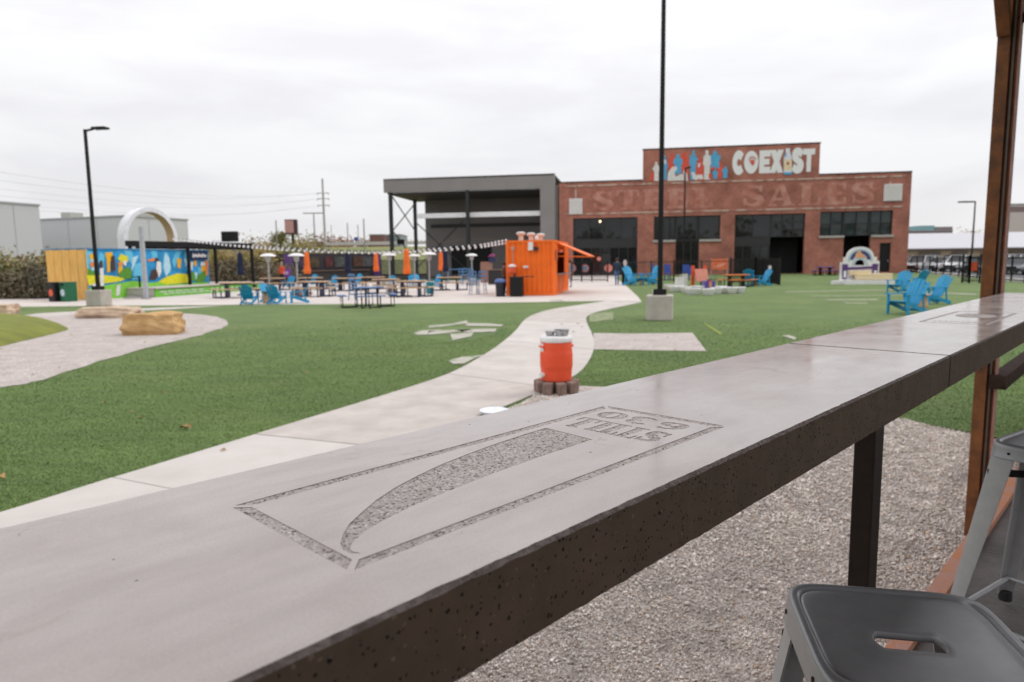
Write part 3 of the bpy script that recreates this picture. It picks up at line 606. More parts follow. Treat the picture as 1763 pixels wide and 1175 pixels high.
# ------------------------------------------------------------------ COUNTER: two slabs on a shared frame; local x runs along it, local y across
CO = Vector((-.091, .4085, 0)); CA = math.atan2(.71933, .69467); ZT = 1.425; SLW = .368; SLT = .074
def cuv(x, y, z=0): return CO+Vector((x*math.cos(CA)-y*math.sin(CA), x*math.sin(CA)+y*math.cos(CA), z))
def slab(name, label, x0, x1, holes, seed, names):
    """holes: polygons (local x,y) that are cut 3 mm down into the top"""
    root = thing(name, label, 'bar counter', cuv(x0, 0, ZT), CA)
    ln = x1-x0; grp = [g for g, hs in enumerate(holes) for h in hs]; holes = [[(a-x0, b) for a, b in h] for hs in holes for h in hs]
    nx = int(ln/.006); rnd = random.Random(seed)
    def jag(x, amp=1):
        a = .0010*noise.noise(Vector((x*38, seed, 0)))+.0008*noise.noise(Vector((x*120, seed, 3)))
        c = noise.noise(Vector((x*17, seed, 7)))
        if c > .45: a += (c-.45)*.007
        return max(-.001, .0035+a)*amp
    fr = [(ln*i/nx, jag(ln*i/nx)) for i in range(nx+1)]
    bk = [(ln*i/60, SLW-.002) for i in range(61)][::-1]
    vin = [Vector(p) for p in fr+bk]; n0 = len(vin); edges = [(i, (i+1) % n0) for i in range(n0)]
    for h in holes:
        k = len(vin); vin += [Vector(p) for p in h]; edges += [(k+i, k+(i+1) % len(h)) for i in range(len(h))]
    vs, es, fs, *_ = delaunay_2d_cdt(vin, edges, [], 1, 1e-6)
    bbs = [(min(p[0] for p in h), max(p[0] for p in h), min(p[1] for p in h), max(p[1] for p in h)) for h in holes]
    isf = []
    for f in fs:
        x = sum(vs[i][0] for i in f)/len(f); y = sum(vs[i][1] for i in f)/len(f)
        hit = [g for b, h, g in zip(bbs, holes, grp) if b[0] <= x <= b[1] and b[2] <= y <= b[3] and inside(x, y, h)]; isf.append(hit[:1])
    body = MB(); D = .0007
    body.add([(v[0], v[1], 0) for v in vs], [tuple(f) for f, q in zip(fs, isf) if not q])
    for g, nm in enumerate(names):
        eng = MB(); sel = [f for f, q in zip(fs, isf) if q and q[0] == g]
        eng.add([(v[0], v[1], -D) for v in vs], [tuple(f) for f in sel])
        cnt = {}
        for f in sel:
            for i in range(len(f)):
                a, b = f[i], f[(i+1) % len(f)]; cnt[(a, b)] = 1
        eng.cur = 1
        for a, b in cnt:
            if (b, a) not in cnt: eng.quad((vs[a][0], vs[a][1], -D), (vs[b][0], vs[b][1], -D), (vs[b][0], vs[b][1], -.0001), (vs[a][0], vs[a][1], -.0001))
        eng = weld(eng.build(nm, [ENGRAVE, ENGWALL], root)); tag(eng, kind='stuff' if 'letter' in nm else None)
    # chipped front arris, front face, underside, back, ends
    body.cur = 1
    lo = [(x, -.0005-.0004*noise.noise(Vector((x*60, seed, 1))), -max(.0012, .0034+.0012*noise.noise(Vector((x*45, seed, 5)))+(y-.0035)*.9)) for x, y in fr]
    for i in range(nx): body.quad((*fr[i], 0), (*fr[i+1], 0), lo[i+1], lo[i])
    body.cur = 2
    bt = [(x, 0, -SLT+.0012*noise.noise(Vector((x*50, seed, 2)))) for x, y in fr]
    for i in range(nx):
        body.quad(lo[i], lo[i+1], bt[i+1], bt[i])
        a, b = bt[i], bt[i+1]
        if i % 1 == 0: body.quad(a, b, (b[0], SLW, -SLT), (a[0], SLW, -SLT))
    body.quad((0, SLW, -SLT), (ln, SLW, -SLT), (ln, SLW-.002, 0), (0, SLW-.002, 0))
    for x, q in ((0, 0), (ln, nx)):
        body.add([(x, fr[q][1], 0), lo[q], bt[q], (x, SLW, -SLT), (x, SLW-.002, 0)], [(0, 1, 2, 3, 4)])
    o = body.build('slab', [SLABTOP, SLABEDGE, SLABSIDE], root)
    return root
def bars(u0, u1, v0, v1, t, gap=.004):
    m = gap
    return [[(u0+m, v0), (u1-m, v0), (u1-m-t, v0+t), (u0+m+t, v0+t)], [(u0+m, v1), (u0+m+t, v1-t), (u1-m-t, v1-t), (u1-m, v1)],
            [(u0, v0+m), (u0+t, v0+t+m), (u0+t, v1-t-m), (u0, v1-m)], [(u1, v0+m), (u1, v1-m), (u1-t, v1-t-m), (u1-t, v0+t+m)]]
logo = bars(.029, .617, .070, .2695, .0125)
arch = [(.4502, .2463), (.3953, .2440), (.3453, .2395), (.2968, .233), (.2468, .2238), (.2040, .2120), (.1642, .1981), (.130, .1820), (.0998, .163), (.0790, .1490), (.0636, .1333), (.0520, .1190), (.0466, .1060), (.0468, .0965), (.0527, .0905), (.0500, .0990), (.0520, .1060), (.0596, .1135), (.0800, .1260), (.1057, .1350), (.1362, .1420), (.1700, .1475), (.2150, .1530), (.2636, .1575), (.3100, .1602), (.3536, .1618), (.4433, .1630)]
def engr(txt, u_top, u_bot, v0, v1, slabserif=True, gap=.06):
    gl, wd = word(txt, gap, slabserif); out = []
    for g in gl:
        for poly in g: out.append([(u_bot-(u_bot-u_top)*py, v0+(v1-v0)*px/wd) for px, py in poly])
    return out
txt1 = engr('STILL', .4775, .5345, .0985, .2470, True, .03)
txt1 += engr('630', .5490, .5900, .1030, .2430, True, .12)
slab('bar_counter', 'polished grey concrete counter slab engraved STILL 630 with a dark pitted edge', -.93, 1.556, [logo, [arch], txt1], 3, ['engraved_frame', 'engraved_arch', 'engraved_lettering'])
lg2 = bars(2.42, 3.02, .070, .2695, .0125)
disc = ([[(2.80+.105*math.cos(t*2*math.pi/36)*1.0, .168+.062*math.sin(t*2*math.pi/36)) for t in range(36)]]); txt2 = []
for k in range(9):
    v = .098+.0165*k; u = 2.475
    txt2.append([(u, v), (u+.032, v+.001), (u+.032, v+.006), (u, v+.005)]); txt2.append([(u+.004, v+.005), (u+.012, v+.005), (u+.012, v+.0115), (u+.004, v+.0115)])
slab('bar_counter', 'concrete counter slab beyond the joint, reflecting the rusty post', 1.5665, 4.75, [lg2, disc, txt2], 8, ['engraved_frame', 'engraved_disc', 'engraved_lettering'])
# counter legs
for u, lab in ((1.70, 'dark steel counter leg standing in the gravel behind the near stool'),):
    t = thing('counter_leg', lab, 'table leg', cuv(u, .2, 0), CA)
    mb = MB(); mb.box((0, 0, (ZT-SLT-.16)/2), (.076, .052, ZT-SLT+.15)); bevel(mb.build('leg_tube', DARKSTEEL, t), .004)
    mb = MB(); mb.box((0, 0, -.135), (.14, .12, .012)); mb.build('foot_plate', DARKSTEEL, t)

# ------------------------------------------------------------------ PAVILION the counter belongs to: deck, edge beam, post with braces, rail, roof
ZD = .45
pv = thing('pavilion', 'open steel pavilion with a rusty post, dark deck and roof behind the counter', 'pavilion', cuv(0, 0, 0), CA)
mb = MB(); mb.box((2.0, -2.43, ZD/2-.01), (12, 5.16, ZD-.02)); mb.build('deck', DECK, pv)
mb = MB(); mb.box((2.0, .178, ZD/2+.004), (12, .056, ZD+.006)); mb.build('edge_beam', RUSTBEAM, pv)
def post(u, v, first=True):
    mb = MB(); mb.box((u, v, 1.86), (.010, .112, 4.08)); o = mb.build('post', RUST, pv)
    mb = MB(); mb.box((u-.022, v+.024, 1.86), (.034, .064, 4.08)); mb.build('post_tube', RUST, o)
    mb = MB(); mb.box((u-.008, v-.0535, 1.86), (.075, .006, 4.08)); mb.build('flange', RUSTPINK, o)
    mb = MB(); mb.tube([(u-.016, v-.024, -.16), (u-.016, v-.024, 3.9)], .0075, 8); mb.build('conduit', GREYPIPE, o)
    mb = MB(); mb.bar((u-.035, v+.024, 2.95), (u-.85, v+.024, 3.78), .064, .075); mb.build('knee_brace', RUST, o)
    mb = MB(); mb.bar((u-.01, v-.055, 3.00), (u-.01, v-.85, 3.75), .05, .05); mb.build('side_brace', DARKSTEEL, o)
post(4.85, .442)
mb = MB(); mb.bar((4.85-.06, .375, .875), (9.5, .405, .875), .085, .085); mb.build('rail', mat('rail_brown', (.045, .028, .022), .85, 0, .3, 15, spec=.1), pv)
mb = MB(); mb.box((1.5, -1.32, 4.02), (15, 3.7, .10)); mb.build('roof', mat('roof_sheet', (.06, .05, .045), .7), pv)
mb = MB(); mb.box((1.5, .462, 3.905), (15, .14, .13)); mb.build('eave_beam', RUST, pv)

# ------------------------------------------------------------------ STOOLS
ZS = 1.09
def stool(label):
    root = thing('bar_stool', label, 'stool', (0, 0, 0), 0, 'grey metal stools at the counter')
    n = 72; hs = .154; H0 = ZS-ZD
    def rsq(k, rc, t):
        a = t*2*math.pi/n; c, s_ = math.cos(a), math.sin(a); e = 2/ (2+rc)
        return (k*hs*math.copysign(abs(c)**e, c), k*hs*math.copysign(abs(s_)**e, s_))
    def slot(k, t):
        a = t*2*math.pi/n; x = .050*k; r = .0235*k; c, s_ = math.cos(a), math.sin(a)
        cx = x-r; return (math.copysign(min(1, abs(c)*1.6)*cx, c)+r*c, r*math.copysign(min(1, abs(s_)*1.25), s_))
    prof = [(1.035, 4.5, -.046), (1.03, 4.5, -.044), (1.012, 4.5, -.014), (1.004, 4.5, -.006), (.985, 4.5, -.0012), (.962, 4.6, 0), (.925, 4.6, -.0005), (.912, 4.6, -.0022), (.898, 4.6, -.0050), (.885, 4.6, -.0056), (.872, 4.6, -.0042), (.855, 4.5, -.0035), (.78, 4, -.0045)]
    vs = []
    for k, rc, z in prof: vs += [(*rsq(k, rc, t), H0+z) for t in range(n)]
    steps = 7
    for j in range(1, steps+1):
        f = j/steps
        for t in range(n):
            a = rsq(.78, 4, t); b = slot(1.06, t); vs.append((a[0]+(b[0]-a[0])*f, a[1]+(b[1]-a[1])*f, H0-.0045-.006*math.sin(f*math.pi/2)))
    for k, z in ((1.0, -.0115), (.97, -.015), (.96, -.022)): vs += [(*slot(k, t), H0+z) for t in range(n)]
    m = len(vs)//n
    mb = MB(); mb.add(vs, [(i*n+t, i*n+(t+1) % n, (i+1)*n+(t+1) % n, (i+1)*n+t) for i in range(m-1) for t in range(n)])
    o = mb.build('seat', STOOLM, root, smooth=True)
    md_ = o.modifiers.new('thick', 'SOLIDIFY'); md_.thickness = .0022; md_.offset = -1
    for sx, sy in ((1, 0), (-1, 0), (0, 1), (0, -1)):
        for off in (-.095, .095):
            q = MB(); px = (sx*hs*1.017, off) if sx else (off, sy*hs*1.017)
            a = Vector((*px, H0-.028)); d = Vector((sx, sy, .12)).normalized()
            q.tube([a-d*.003, a+d*.0015], .0040, 10); q.build('screw', DARKSTEEL, o)
    for sx in (1, -1):
        for sy in (1, -1):
            tp = Vector((sx*(hs*.93), sy*(hs*.93), H0-.035)); bt = Vector((sx*.222, sy*.222, .02)); q = MB()
            # folded sheet leg: an L of two tapering plates with a rounded corner
            def sec(p, wd): return [p+Vector((-sx*wd, sy*.004, 0)), p+Vector((-sx*.012, sy*.004, 0)), p+Vector((-sx*.003, -sy*.003+sy*.004, 0)), p+Vector((sx*.001, -sy*.012, 0)), p+Vector((sx*.001, -sy*wd, 0)), p+Vector((-sx*.003, -sy*wd, 0)), p+Vector((-sx*.008, -sy*.012, 0)), p+Vector((-sx*.012, -sy*.006, 0)), p+Vector((-sx*wd, 0, 0))]
            rows = [sec(tp.lerp(bt, f), .062-.030*f) for f in (0, .33, .66, 1)]; k = len(rows[0])
            q.add([v for r_ in rows for v in r_], [(i*k+t, i*k+(t+1) % k, (i+1)*k+(t+1) % k, (i+1)*k+t) for i in range(3) for t in range(k)])
            lg = q.build('leg', STOOLL, root, smooth=True)
            q = MB(); q.lathe((bt.x-sx*.014, bt.y-sy*.014, 0), [(.020, 0), (.021, .004), (.019, .03), (.016, .034)], 14); q.build('foot_cap', RUBBER, lg)
    zf = .085; f = (H0-.035-zf)/(H0-.055); c = .143+(.222-.143)*f-.012
    for a, b in (((c, c), (-c, c)), ((-c, c), (-c, -c)), ((-c, -c), (c, -c)), ((c, -c), (c, c))):
        q = MB(); q.tube([(*a, zf), (*b, zf)], .008, 8); q.build('footrest', STOOLL, root, smooth=True)
    for a, b in (((.17, .17), (-.17, -.17)), ((.17, -.17), (-.17, .17))):
        q = MB(); z = H0-.10+(.004 if a[1] > 0 else 0)
        q.bar((a[0]*.88, a[1]*.88, z), (b[0]*.88, b[1]*.88, z), .006, .022); q.build('cross_brace', BLACK, root)
    return root
STOOLS = repeat(stool('x'), [((.588, .957, ZD), R(-11.3), 'nearest grey metal stool, its slotted seat cropped by the photo corner'),
                    ((1.655, 1.98, ZD), R(33), 'second grey metal stool, cropped by the right edge beside the rusty post')])

# ------------------------------------------------------------------ BRICK BUILDING (local x along the front, y into the building, z up)
BO = Vector((5.11, 72.69, 0)); BA = R(-9.74)
fac = lambda x, y: onplane(x, y, BO, BA)
bb = thing('brick_building', 'long red brick building with a raised central parapet and dark glazed bays', 'building', BO, BA)
BWID, HT, HC = 34.0, 9.66, 12.7
op = [(1.45, 8.1, 0.02, 5.98), (9.75, 16.35, 3.55, 5.98), (11.95, 14.3, 0.02, 3.55), (17.75, 24.45, .02, 5.98), (25.85, 32.5, 3.7, 6.08), (28.1, 30.6, .02, 3.7), (31.45, 32.45, .12, 2.95)]
us = sorted({0, 8.6, 25.58, BWID}|{o[0] for o in op}|{o[1] for o in op}); ws = sorted({0, HT, HC}|{o[2] for o in op}|{o[3] for o in op})
def solid(u, h):
    if u < 0 or u > BWID or h < 0: return False
    if h > HT and not (8.6 < u < 25.58): return False
    return not any(o[0] < u < o[1] and o[2] < h < o[3] for o in op)
mb = MB(); TH = .45
for i in range(len(us)-1):
    for j in range(len(ws)-1):
        u0, u1, h0, h1 = us[i], us[i+1], ws[j], ws[j+1]; u, h = (u0+u1)/2, (h0+h1)/2
        if h > HC or not solid(u, h): continue
        mb.quad((u0, 0, h0), (u1, 0, h0), (u1, 0, h1), (u0, 0, h1))
        for (du, dh, q) in ((-.01, 0, ((u0, 0, h0), (u0, TH, h0), (u0, TH, h1), (u0, 0, h1))), (.01, 0, ((u1, 0, h0), (u1, TH, h0), (u1, TH, h1), (u1, 0, h1))),
                            (0, .01, ((u0, 0, h1), (u1, 0, h1), (u1, TH, h1), (u0, TH, h1))), (0, -.01, ((u0, 0, h0), (u1, 0, h0), (u1, TH, h0), (u0, TH, h0)))):
            uu = u if du == 0 else (u0+du if du < 0 else u1+du); hh = h if dh == 0 else (h1+dh if dh > 0 else h0+dh)
            if not solid(uu, hh): mb.quad(*q)
mb.quad((0, 0, 0), (0, 28, 0), (0, 28, HT), (0, 0, HT)); mb.quad((BWID, 0, 0), (BWID, 28, 0), (BWID, 28, HT), (BWID, 0, HT))
mb.quad((0, 28, 0), (BWID, 28, 0), (BWID, 28, HT), (0, 28, HT))
mb.build('front_wall', BRICK, bb)
mb = MB(); mb.box((BWID/2, 14.2, HT-.5), (BWID-.1, 27.4, .2)); mb.build('roof', DARKCLAD, bb)
mb = MB(); mb.box((17.09, .22, HC+.04), (17.1, .55, .10)); mb.box((4.28, .22, HT+.05), (8.6, .55, .10)); mb.box((29.8, .22, HT+.05), (8.42, .55, .10)); mb.build('parapet_coping', CHARC, bb)
PALEBR = mat('pale_brick', (.52, .40, .33), .9, 0, 0, 1.2, col2=(.38, .17, .13), ramp=(.42, .52))
mb = MB()
for x0, x1, z in ((.6, 33.4, 9.30), (.6, 33.4, 6.42)): mb.box(((x0+x1)/2, -.03, z), (x1-x0, .06, .16))
for x in (1.75, 32.1): mb.box((x, -.03, 8.45), (.16, .06, 1.5))
mb.build('pale_brick_band', PALEBR, bb)
mb = MB()
for a, b, z in ((9.65, 11.95, 3.55), (14.3, 16.45, 3.55), (25.75, 28.1, 3.70), (30.6, 32.6, 3.70)): mb.box(((a+b)/2, -.06, z-.08), (b-a, .3, .22)); mb.build('window_sill', mat('sill_stone', (.42, .39, .36), .8), bb); mb = MB()
GHOST = mat('ghost_paint', (.55, .31, .25), .9, 0, 0, .9, col2=(.40, .14, .10), ramp=(.36, .68), detail=9)
def letters(txt, x0, x1, z0, z1, m, nm, y=-.004, gap=.3, slabs=True):
    gl, wd = word(txt, gap, slabs); mb = MB(); k = 0
    for g in gl:
        for poly in g:
            mb.add([(x0+(x1-x0)*px/wd, y-.0004*k, z0+(z1-z0)*py) for px, py in poly], [tuple(range(len(poly)))]); k += 1
    o = mb.build(nm, m, bb, kind='stuff'); return o
letters('STEEL', 3.5, 15.6, 6.75, 8.75, GHOST, 'ghost_lettering', gap=.12); letters('SALES', 18.4, 30.7, 6.75, 8.9, GHOST, 'ghost_lettering', gap=.12)
for x, z, w_, h_ in ((1.75, 7.2, 1.35, 1.6), (32.35, 7.75, 1.6, 1.6)):
    mb = MB(); mb.box((x, -.08, z), (w_, .16, h_)); o = mb.build('wall_louvre', WHITE, bb)
    for k in range(7): q = MB(); q.box((x, -.18, z-h_*.42+k*h_*.14), (w_*.9, .04, h_*.07)); q.build('slat', OFFW, o)
FR = mat('dark_frame', (.018, .018, .02), .45)
GL2 = glass('reflecting_glass', (.010, .013, .015), .03); GREENGL = glass('tinted_glass', (.018, .032, .032), .04)
def window(nm, u0, u1, h0, h1, nx_, ny, g=GLASS, fw=.09, wide=()):
    fr = MB()
    for k in range(nx_+1):
        x = u0+(u1-u0)*k/nx_; ww = fw*(2.4 if k in wide else 1); fr.box((min(max(x, u0+ww/2), u1-ww/2), .30, (h0+h1)/2), (ww, .14, h1-h0))
    for k in range(ny+1): z = h0+(h1-h0)*k/ny; fr.box(((u0+u1)/2, .31, min(max(z, h0+fw/2), h1-fw/2)), (u1-u0, .11, fw))
    f = fr.build(nm, FR, bb)
    for i in range(nx_):
        for j in range(ny):
            q = MB(); a, b = u0+(u1-u0)*i/nx_, u0+(u1-u0)*(i+1)/nx_; c, d = h0+(h1-h0)*j/ny, h0+(h1-h0)*(j+1)/ny
            q.box((0, 0, 0), (b-a-.05, .02, d-c-.05)); q = q.build('pane', g, f); q.location = ((a+b)/2, .35, (c+d)/2); q.rotation_euler = (R(random.uniform(-.7, .5)), 0, R(random.uniform(-.5, .5)))
window('window', 1.45, 8.1, 3.75, 5.98, 4, 1, GL2); window('storefront', 1.45, 8.1, .02, 2.95, 7, 1)
window('window', 9.75, 11.9, 3.55, 5.98, 2, 1); window('window', 11.95, 14.2, 3.55, 5.98, 1, 1, GL2, .09, (0, 1)); window('window', 14.25, 16.35, 3.55, 5.98, 1, 1, GL2)
window('storefront', 11.95, 14.3, .02, 3.5, 3, 1)
window('window', 17.75, 21.3, 3.7, 5.98, 2, 1, GL2); window('window', 21.3, 24.45, 3.7, 5.98, 3, 3, GL2, .07, (0,)); window('storefront', 17.75, 21.2, .02, 2.9, 4, 1)
window('window', 25.85, 28.0, 3.7, 6.08, 2, 2, GREENGL, .06); window('window', 28.05, 30.5, 3.7, 6.08, 2, 2, GREENGL, .06, (0, 2)); window('window', 30.55, 32.5, 3.7, 6.08, 2, 2, GREENGL, .06)
mb = MB(); mb.box((4.78, .33, 3.35), (6.6, .1, .8)); mb.box((19.5, .33, 3.3), (3.5, .1, .78)); mb.build('transom_panel', FR, bb)
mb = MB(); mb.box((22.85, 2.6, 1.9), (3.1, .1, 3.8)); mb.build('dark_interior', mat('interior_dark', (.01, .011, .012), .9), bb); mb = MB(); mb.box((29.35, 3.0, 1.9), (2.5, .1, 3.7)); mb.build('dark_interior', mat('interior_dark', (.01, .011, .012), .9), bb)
mb = MB(); mb.box((31.95, .25, 1.53), (.96, .08, 2.8)); dr = mb.build('side_door', BLACK, bb); mb = MB(); mb.box((32.3, .18, 1.2), (.05, .07, .2)); mb.build('handle', SILVER, dr)
mb = MB(); mb.box((4.9, .22, 1.15), (.95, .05, 2.2)); dr = mb.build('glass_door', FR, bb); mb = MB(); mb.lathe((0, 0, 0), [(.22, 0), (.22, .012)], 16); o = mb.build('round_sign', mat('salmon_sign', (.75, .25, .2), .6), dr); o.rotation_euler = (R(90), 0, 0); o.location = (4.15, .17, 1.75)
mb = MB(); mb.lathe((4.25, .25, 5.62), [(.05, -.09), (.09, -.04), (.09, .04), (.05, .09)], 10); lm = bpy.data.materials.new('warm_lamp'); lm.use_nodes = True; lb = lm.node_tree.nodes['Principled BSDF']; lb.inputs['Emission Color'].default_value = (1, .72, .4, 1); lb.inputs['Emission Strength'].default_value = 4.0; mb.build('lamp', lm, bb)
# painted people and lettering on the raised parapet: flat paint, drawn from pixel outlines on the wall plane
MRED, MBLUE, MWHITE = mat('mural_red', (.66, .10, .065), .9, 0, .1, 3), mat('mural_blue', (.10, .38, .62), .9, 0, .1, 3), mat('mural_white', (.70, .68, .66), .9, 0, .08, 3)
def paint(polys, m, nm, y, frame_fn=fac, parent=bb, sub=0):
    mb = MB(); k = 0
    for poly in polys:
        q = [frame_fn(*p) for p in poly]; mb.add([(u, y-.0005*k, h) for u, h in q], [tuple(range(len(q)))]); k += 1
    return mb.build(nm, m, parent, kind='stuff')
def person_outline(x, top, bot, wd, lean=0):
    wd *= 1.22; h = bot-top; r = wd*.20
    head = [(x+lean+r*math.cos(a*math.pi/5), top+r*1.15+r*1.2*math.sin(a*math.pi/5)) for a in range(10)]
    bodyp = [(x+lean-r*.5, top+r*2), (x+lean+r*.5, top+r*2), (x+wd*.42, top+h*.22), (x+wd*.48, top+h*.45), (x+wd*.34, top+h*.55), (x+wd*.36, bot), (x-wd*.36, bot), (x-wd*.32, top+h*.55), (x-wd*.48, top+h*.45), (x-wd*.40, top+h*.22)]
    return [head, bodyp]
fig = lambda L_: sum([person_outline(*a) for a in L_], [])
paint(fig([(1157, 264, 311, 13), (1175.5, 264, 305, 13), (1204.5, 271, 311, 15)]), MRED, 'painted_figures', -.010)
paint(fig([(1180, 263, 311, 12)])+fig([(1239, 279, 307, 10)]), MRED, 'painted_figures', -.020)
paint(fig([(1143.5, 268, 310, 10), (1167, 266, 300, 14), (1193, 259, 310, 11, 1)])+fig([(1231, 260, 290, 17), (1231, 292, 308, 9), (1248, 287, 307, 9, 1)])+[[(1196, 272), (1202, 273), (1202, 276), (1196, 277)]], MBLUE, 'painted_figures', -.030)
paint(fig([(1217, 259, 310, 12), (1130, 279, 312, 9)])+[[(1149, 312), (1150, 298), (1157, 288), (1165, 287), (1166, 292), (1161, 297), (1163, 305), (1170, 301), (1176, 300), (1178, 311)], [(1176, 295), (1179, 293), (1183, 300), (1184, 312), (1179, 312)], [(1190, 297), (1195, 297), (1198, 302), (1209, 301), (1211, 308), (1206, 310), (1203, 308), (1199, 311), (1193, 309)], [(1141, 276), (1147, 276), (1146, 283), (1142, 282)], [(1202, 282), (1206, 281), (1204, 289), (1201, 288)], [(1123, 290), (1130, 287), (1130, 292), (1124, 293)]], MWHITE, 'painted_figures', -.040)
paint([[(1117, 312), (1122, 297), (1126, 297), (1126, 311)], [(1222, 292), (1228, 287), (1231, 290), (1226, 294)], [(1220, 299), (1225, 299), (1225, 308), (1220, 308)]], MRED, 'painted_figures', -.050)
def cx_letters():
    # COEXIST: wall coordinates of each letter box (px centre, width) resolved on the wall
    out = []
    def box(x0, x1): return fac(x0, 280)[0], fac(x1, 280)[0]
    u0, _ = fac(1261, 280); u1, _ = fac(1402, 280); zb, zt = 9.98, 12.2
    def put(polys, a, b, hb=0., ht=1.):
        for p in polys: out.append([(a+(b-a)*x, zb+(zt-zb)*(hb+(ht-hb)*y)) for x, y in p])
    rc = lambda x0, y0, x1, y1: [(x0, y0), (x1, y0), (x1, y1), (x0, y1)]
    a, b = box(1261, 1282); put(thick(arcpts(.52, .5, .34, .35, 48, 312, 20), .38), a, b)
    a, b = box(1281, 1305.5); put([[(.5+.5*math.cos(t*math.pi/16), .5+.5*math.sin(t*math.pi/16)) for t in range(32)]], a, b)
    a, b = box(1307, 1326); put([rc(0, 0, .46, 1), rc(.3, 0, 1.02, .28), rc(.3, .72, 1.02, 1), rc(.3, .37, .92, .63)], a, b)
    a, b = box(1326, 1348); put([[(-.03, 0), (.42, 0), (1.03, 1), (.58, 1)], [(.58, 0), (1.03, 0), (.42, 1), (-.03, 1)]], a, b)
    a, b = box(1363, 1383); p = arcpts(.5, .73, .34, .16, 15, 255, 12)+arcpts(.5, .28, .36, .17, 75, -165, 12); put(thick(p, .35), a, b)
    a, b = box(1382, 1402.5); put([rc(0, .74, 1, 1), rc(.31, 0, .69, .8)], a, b)
    return out
def raw(polys, m, nm, y):
    mb = MB()
    for k, p in enumerate(polys): mb.add([(u, y-.0005*k, h) for u, h in p], [tuple(range(len(p)))])
    return mb.build(nm, m, bb, kind='stuff')
raw(cx_letters(), mat('sign_white', (.80, .80, .80), .8, var=.04), 'coexist_lettering', -.012)
paint([[(1288, 275), (1291, 270), (1297, 269), (1302, 273), (1301, 276), (1296, 272), (1291, 275)]], mat('faint_red', (.60, .36, .32), .9), 'emblem_lettering', -.075)
paint([[(1290, 277), (1298, 275), (1299, 280), (1296, 286), (1294, 284)]], MRED, 'emblem_mark', -.078)
paint([[(1352.5, 258), (1352.5, 256), (1359.5, 256), (1360, 263), (1362.5, 270), (1363, 300), (1349, 301), (1349, 271), (1352, 264)]], mat('bottle_white', (.72, .74, .80), .8), 'painted_bottle', -.080)
paint([[(1350.5, 276), (1361.5, 275), (1361.5, 293), (1350.5, 294)]], mat('label_cream', (.78, .62, .36), .8), 'bottle_label', -.082)
paint([[(1354, 280), (1358, 279.5), (1358, 284), (1354, 284)]], mat('label_mark', (.35, .06, .04), .8), 'label_emblem', -.084)
paint([[(1349, 297.5), (1363, 297), (1363, 301), (1349, 301.5)], [(1351, 266), (1354, 263), (1353, 270), (1350, 272)]], MBLUE, 'bottle_shading', -.086)

# ------------------------------------------------------------------ GREY CANOPY BUILDING left of the brick one (same front line)
gb = thing('grey_canopy_building', 'tall dark grey metal building with an open covered front', 'building', BO, BA)
def gpart(nm, m, *boxes, parent=gb):
    mb = MB()
    for c, d in boxes: mb.box(c, d)
    return mb.build(nm, m, parent)
gpart('fascia', GREYCLAD, ((-10.6, .25, 9.95), (17.2, .5, 1.45)))
gpart('roof', DARKCLAD, ((-9.8, 6, 10.55), (18.6, 12, .16)))
gpart('end_wall', GREYCLAD, ((-1.22, .25, 5.34), (1.55, .5, 10.66)))
gpart('side_wall', GREYCLAD, ((-.30, 6, 4.75), (.28, 11, 9.5)))
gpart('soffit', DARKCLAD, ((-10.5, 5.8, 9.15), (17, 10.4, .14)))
gpart('back_wall', mat('dark_grey_cladding', (.20, .188, .182), .6, 0, .06, .4), ((-9.4, 9.2, 4.6), (15.8, .3, 9.2)))  # back wall is clad in a darker grey than the fascia
for x, y in ((-18.55, .3), (-9.9, .3), (-18.55, 9.0)): gpart('column', CHARC, ((x, y, 4.6), (.36, .36, 9.2)))
gpart('roller_blind', mat('blind_white', (.86, .86, .87), .6), ((-8.9, 1.0, 6.66), (13.6, .4, .50)))
gpart('loading_door', BLACK, ((-11.6, 9.0, 1.75), (5.0, .14, 3.5))); gpart('loading_door', BLACK, ((-3.1, 9.0, 1.9), (2.4, .14, 3.8)))
gpart('door_header', mat('header_dark', (.03, .028, .027), .6), ((-9.4, 9.0, 5.95), (14.4, .1, .4)))
for a, b in (((-17.2, 6.3), (-11.4, .9)), ((-11.4, 6.3), (-17.2, .9))):
    mb = MB(); mb.bar((a[0], 4.6, a[1]), (b[0], 4.6, b[1]), .10, .10); mb.build('cross_brace', CHARC, gb)
for a, b in (((-18.4, .5, 8.8), (-18.4, 8.8, 5.2)), ((-18.4, .5, 5.2), (-18.4, 8.8, 8.8)), ((-18.4, .5, 5.0), (-18.4, 8.8, 1.4))):
    mb = MB(); mb.bar(a, b, .09, .09); mb.build('side_brace', CHARC, gb)
mb = MB(); mb.box((-17.9, 1.4, 3.9), (.7, .5, .55)); mb.build('hanging_speaker', BLACK, gb)
mb = MB()
for k in range(40):
    f = k/39; x = -17.8+16*f; z = 4.15-.25*math.sin(f*2*math.pi*1.0)**2; mb.lathe((x, 3.5, z), [(.05, -.06), (.07, 0), (.05, .06)], 6)
mb.build('festoon_bulbs', mat('dim_bulb', (.42, .27, .18), .5), gb, kind='stuff')

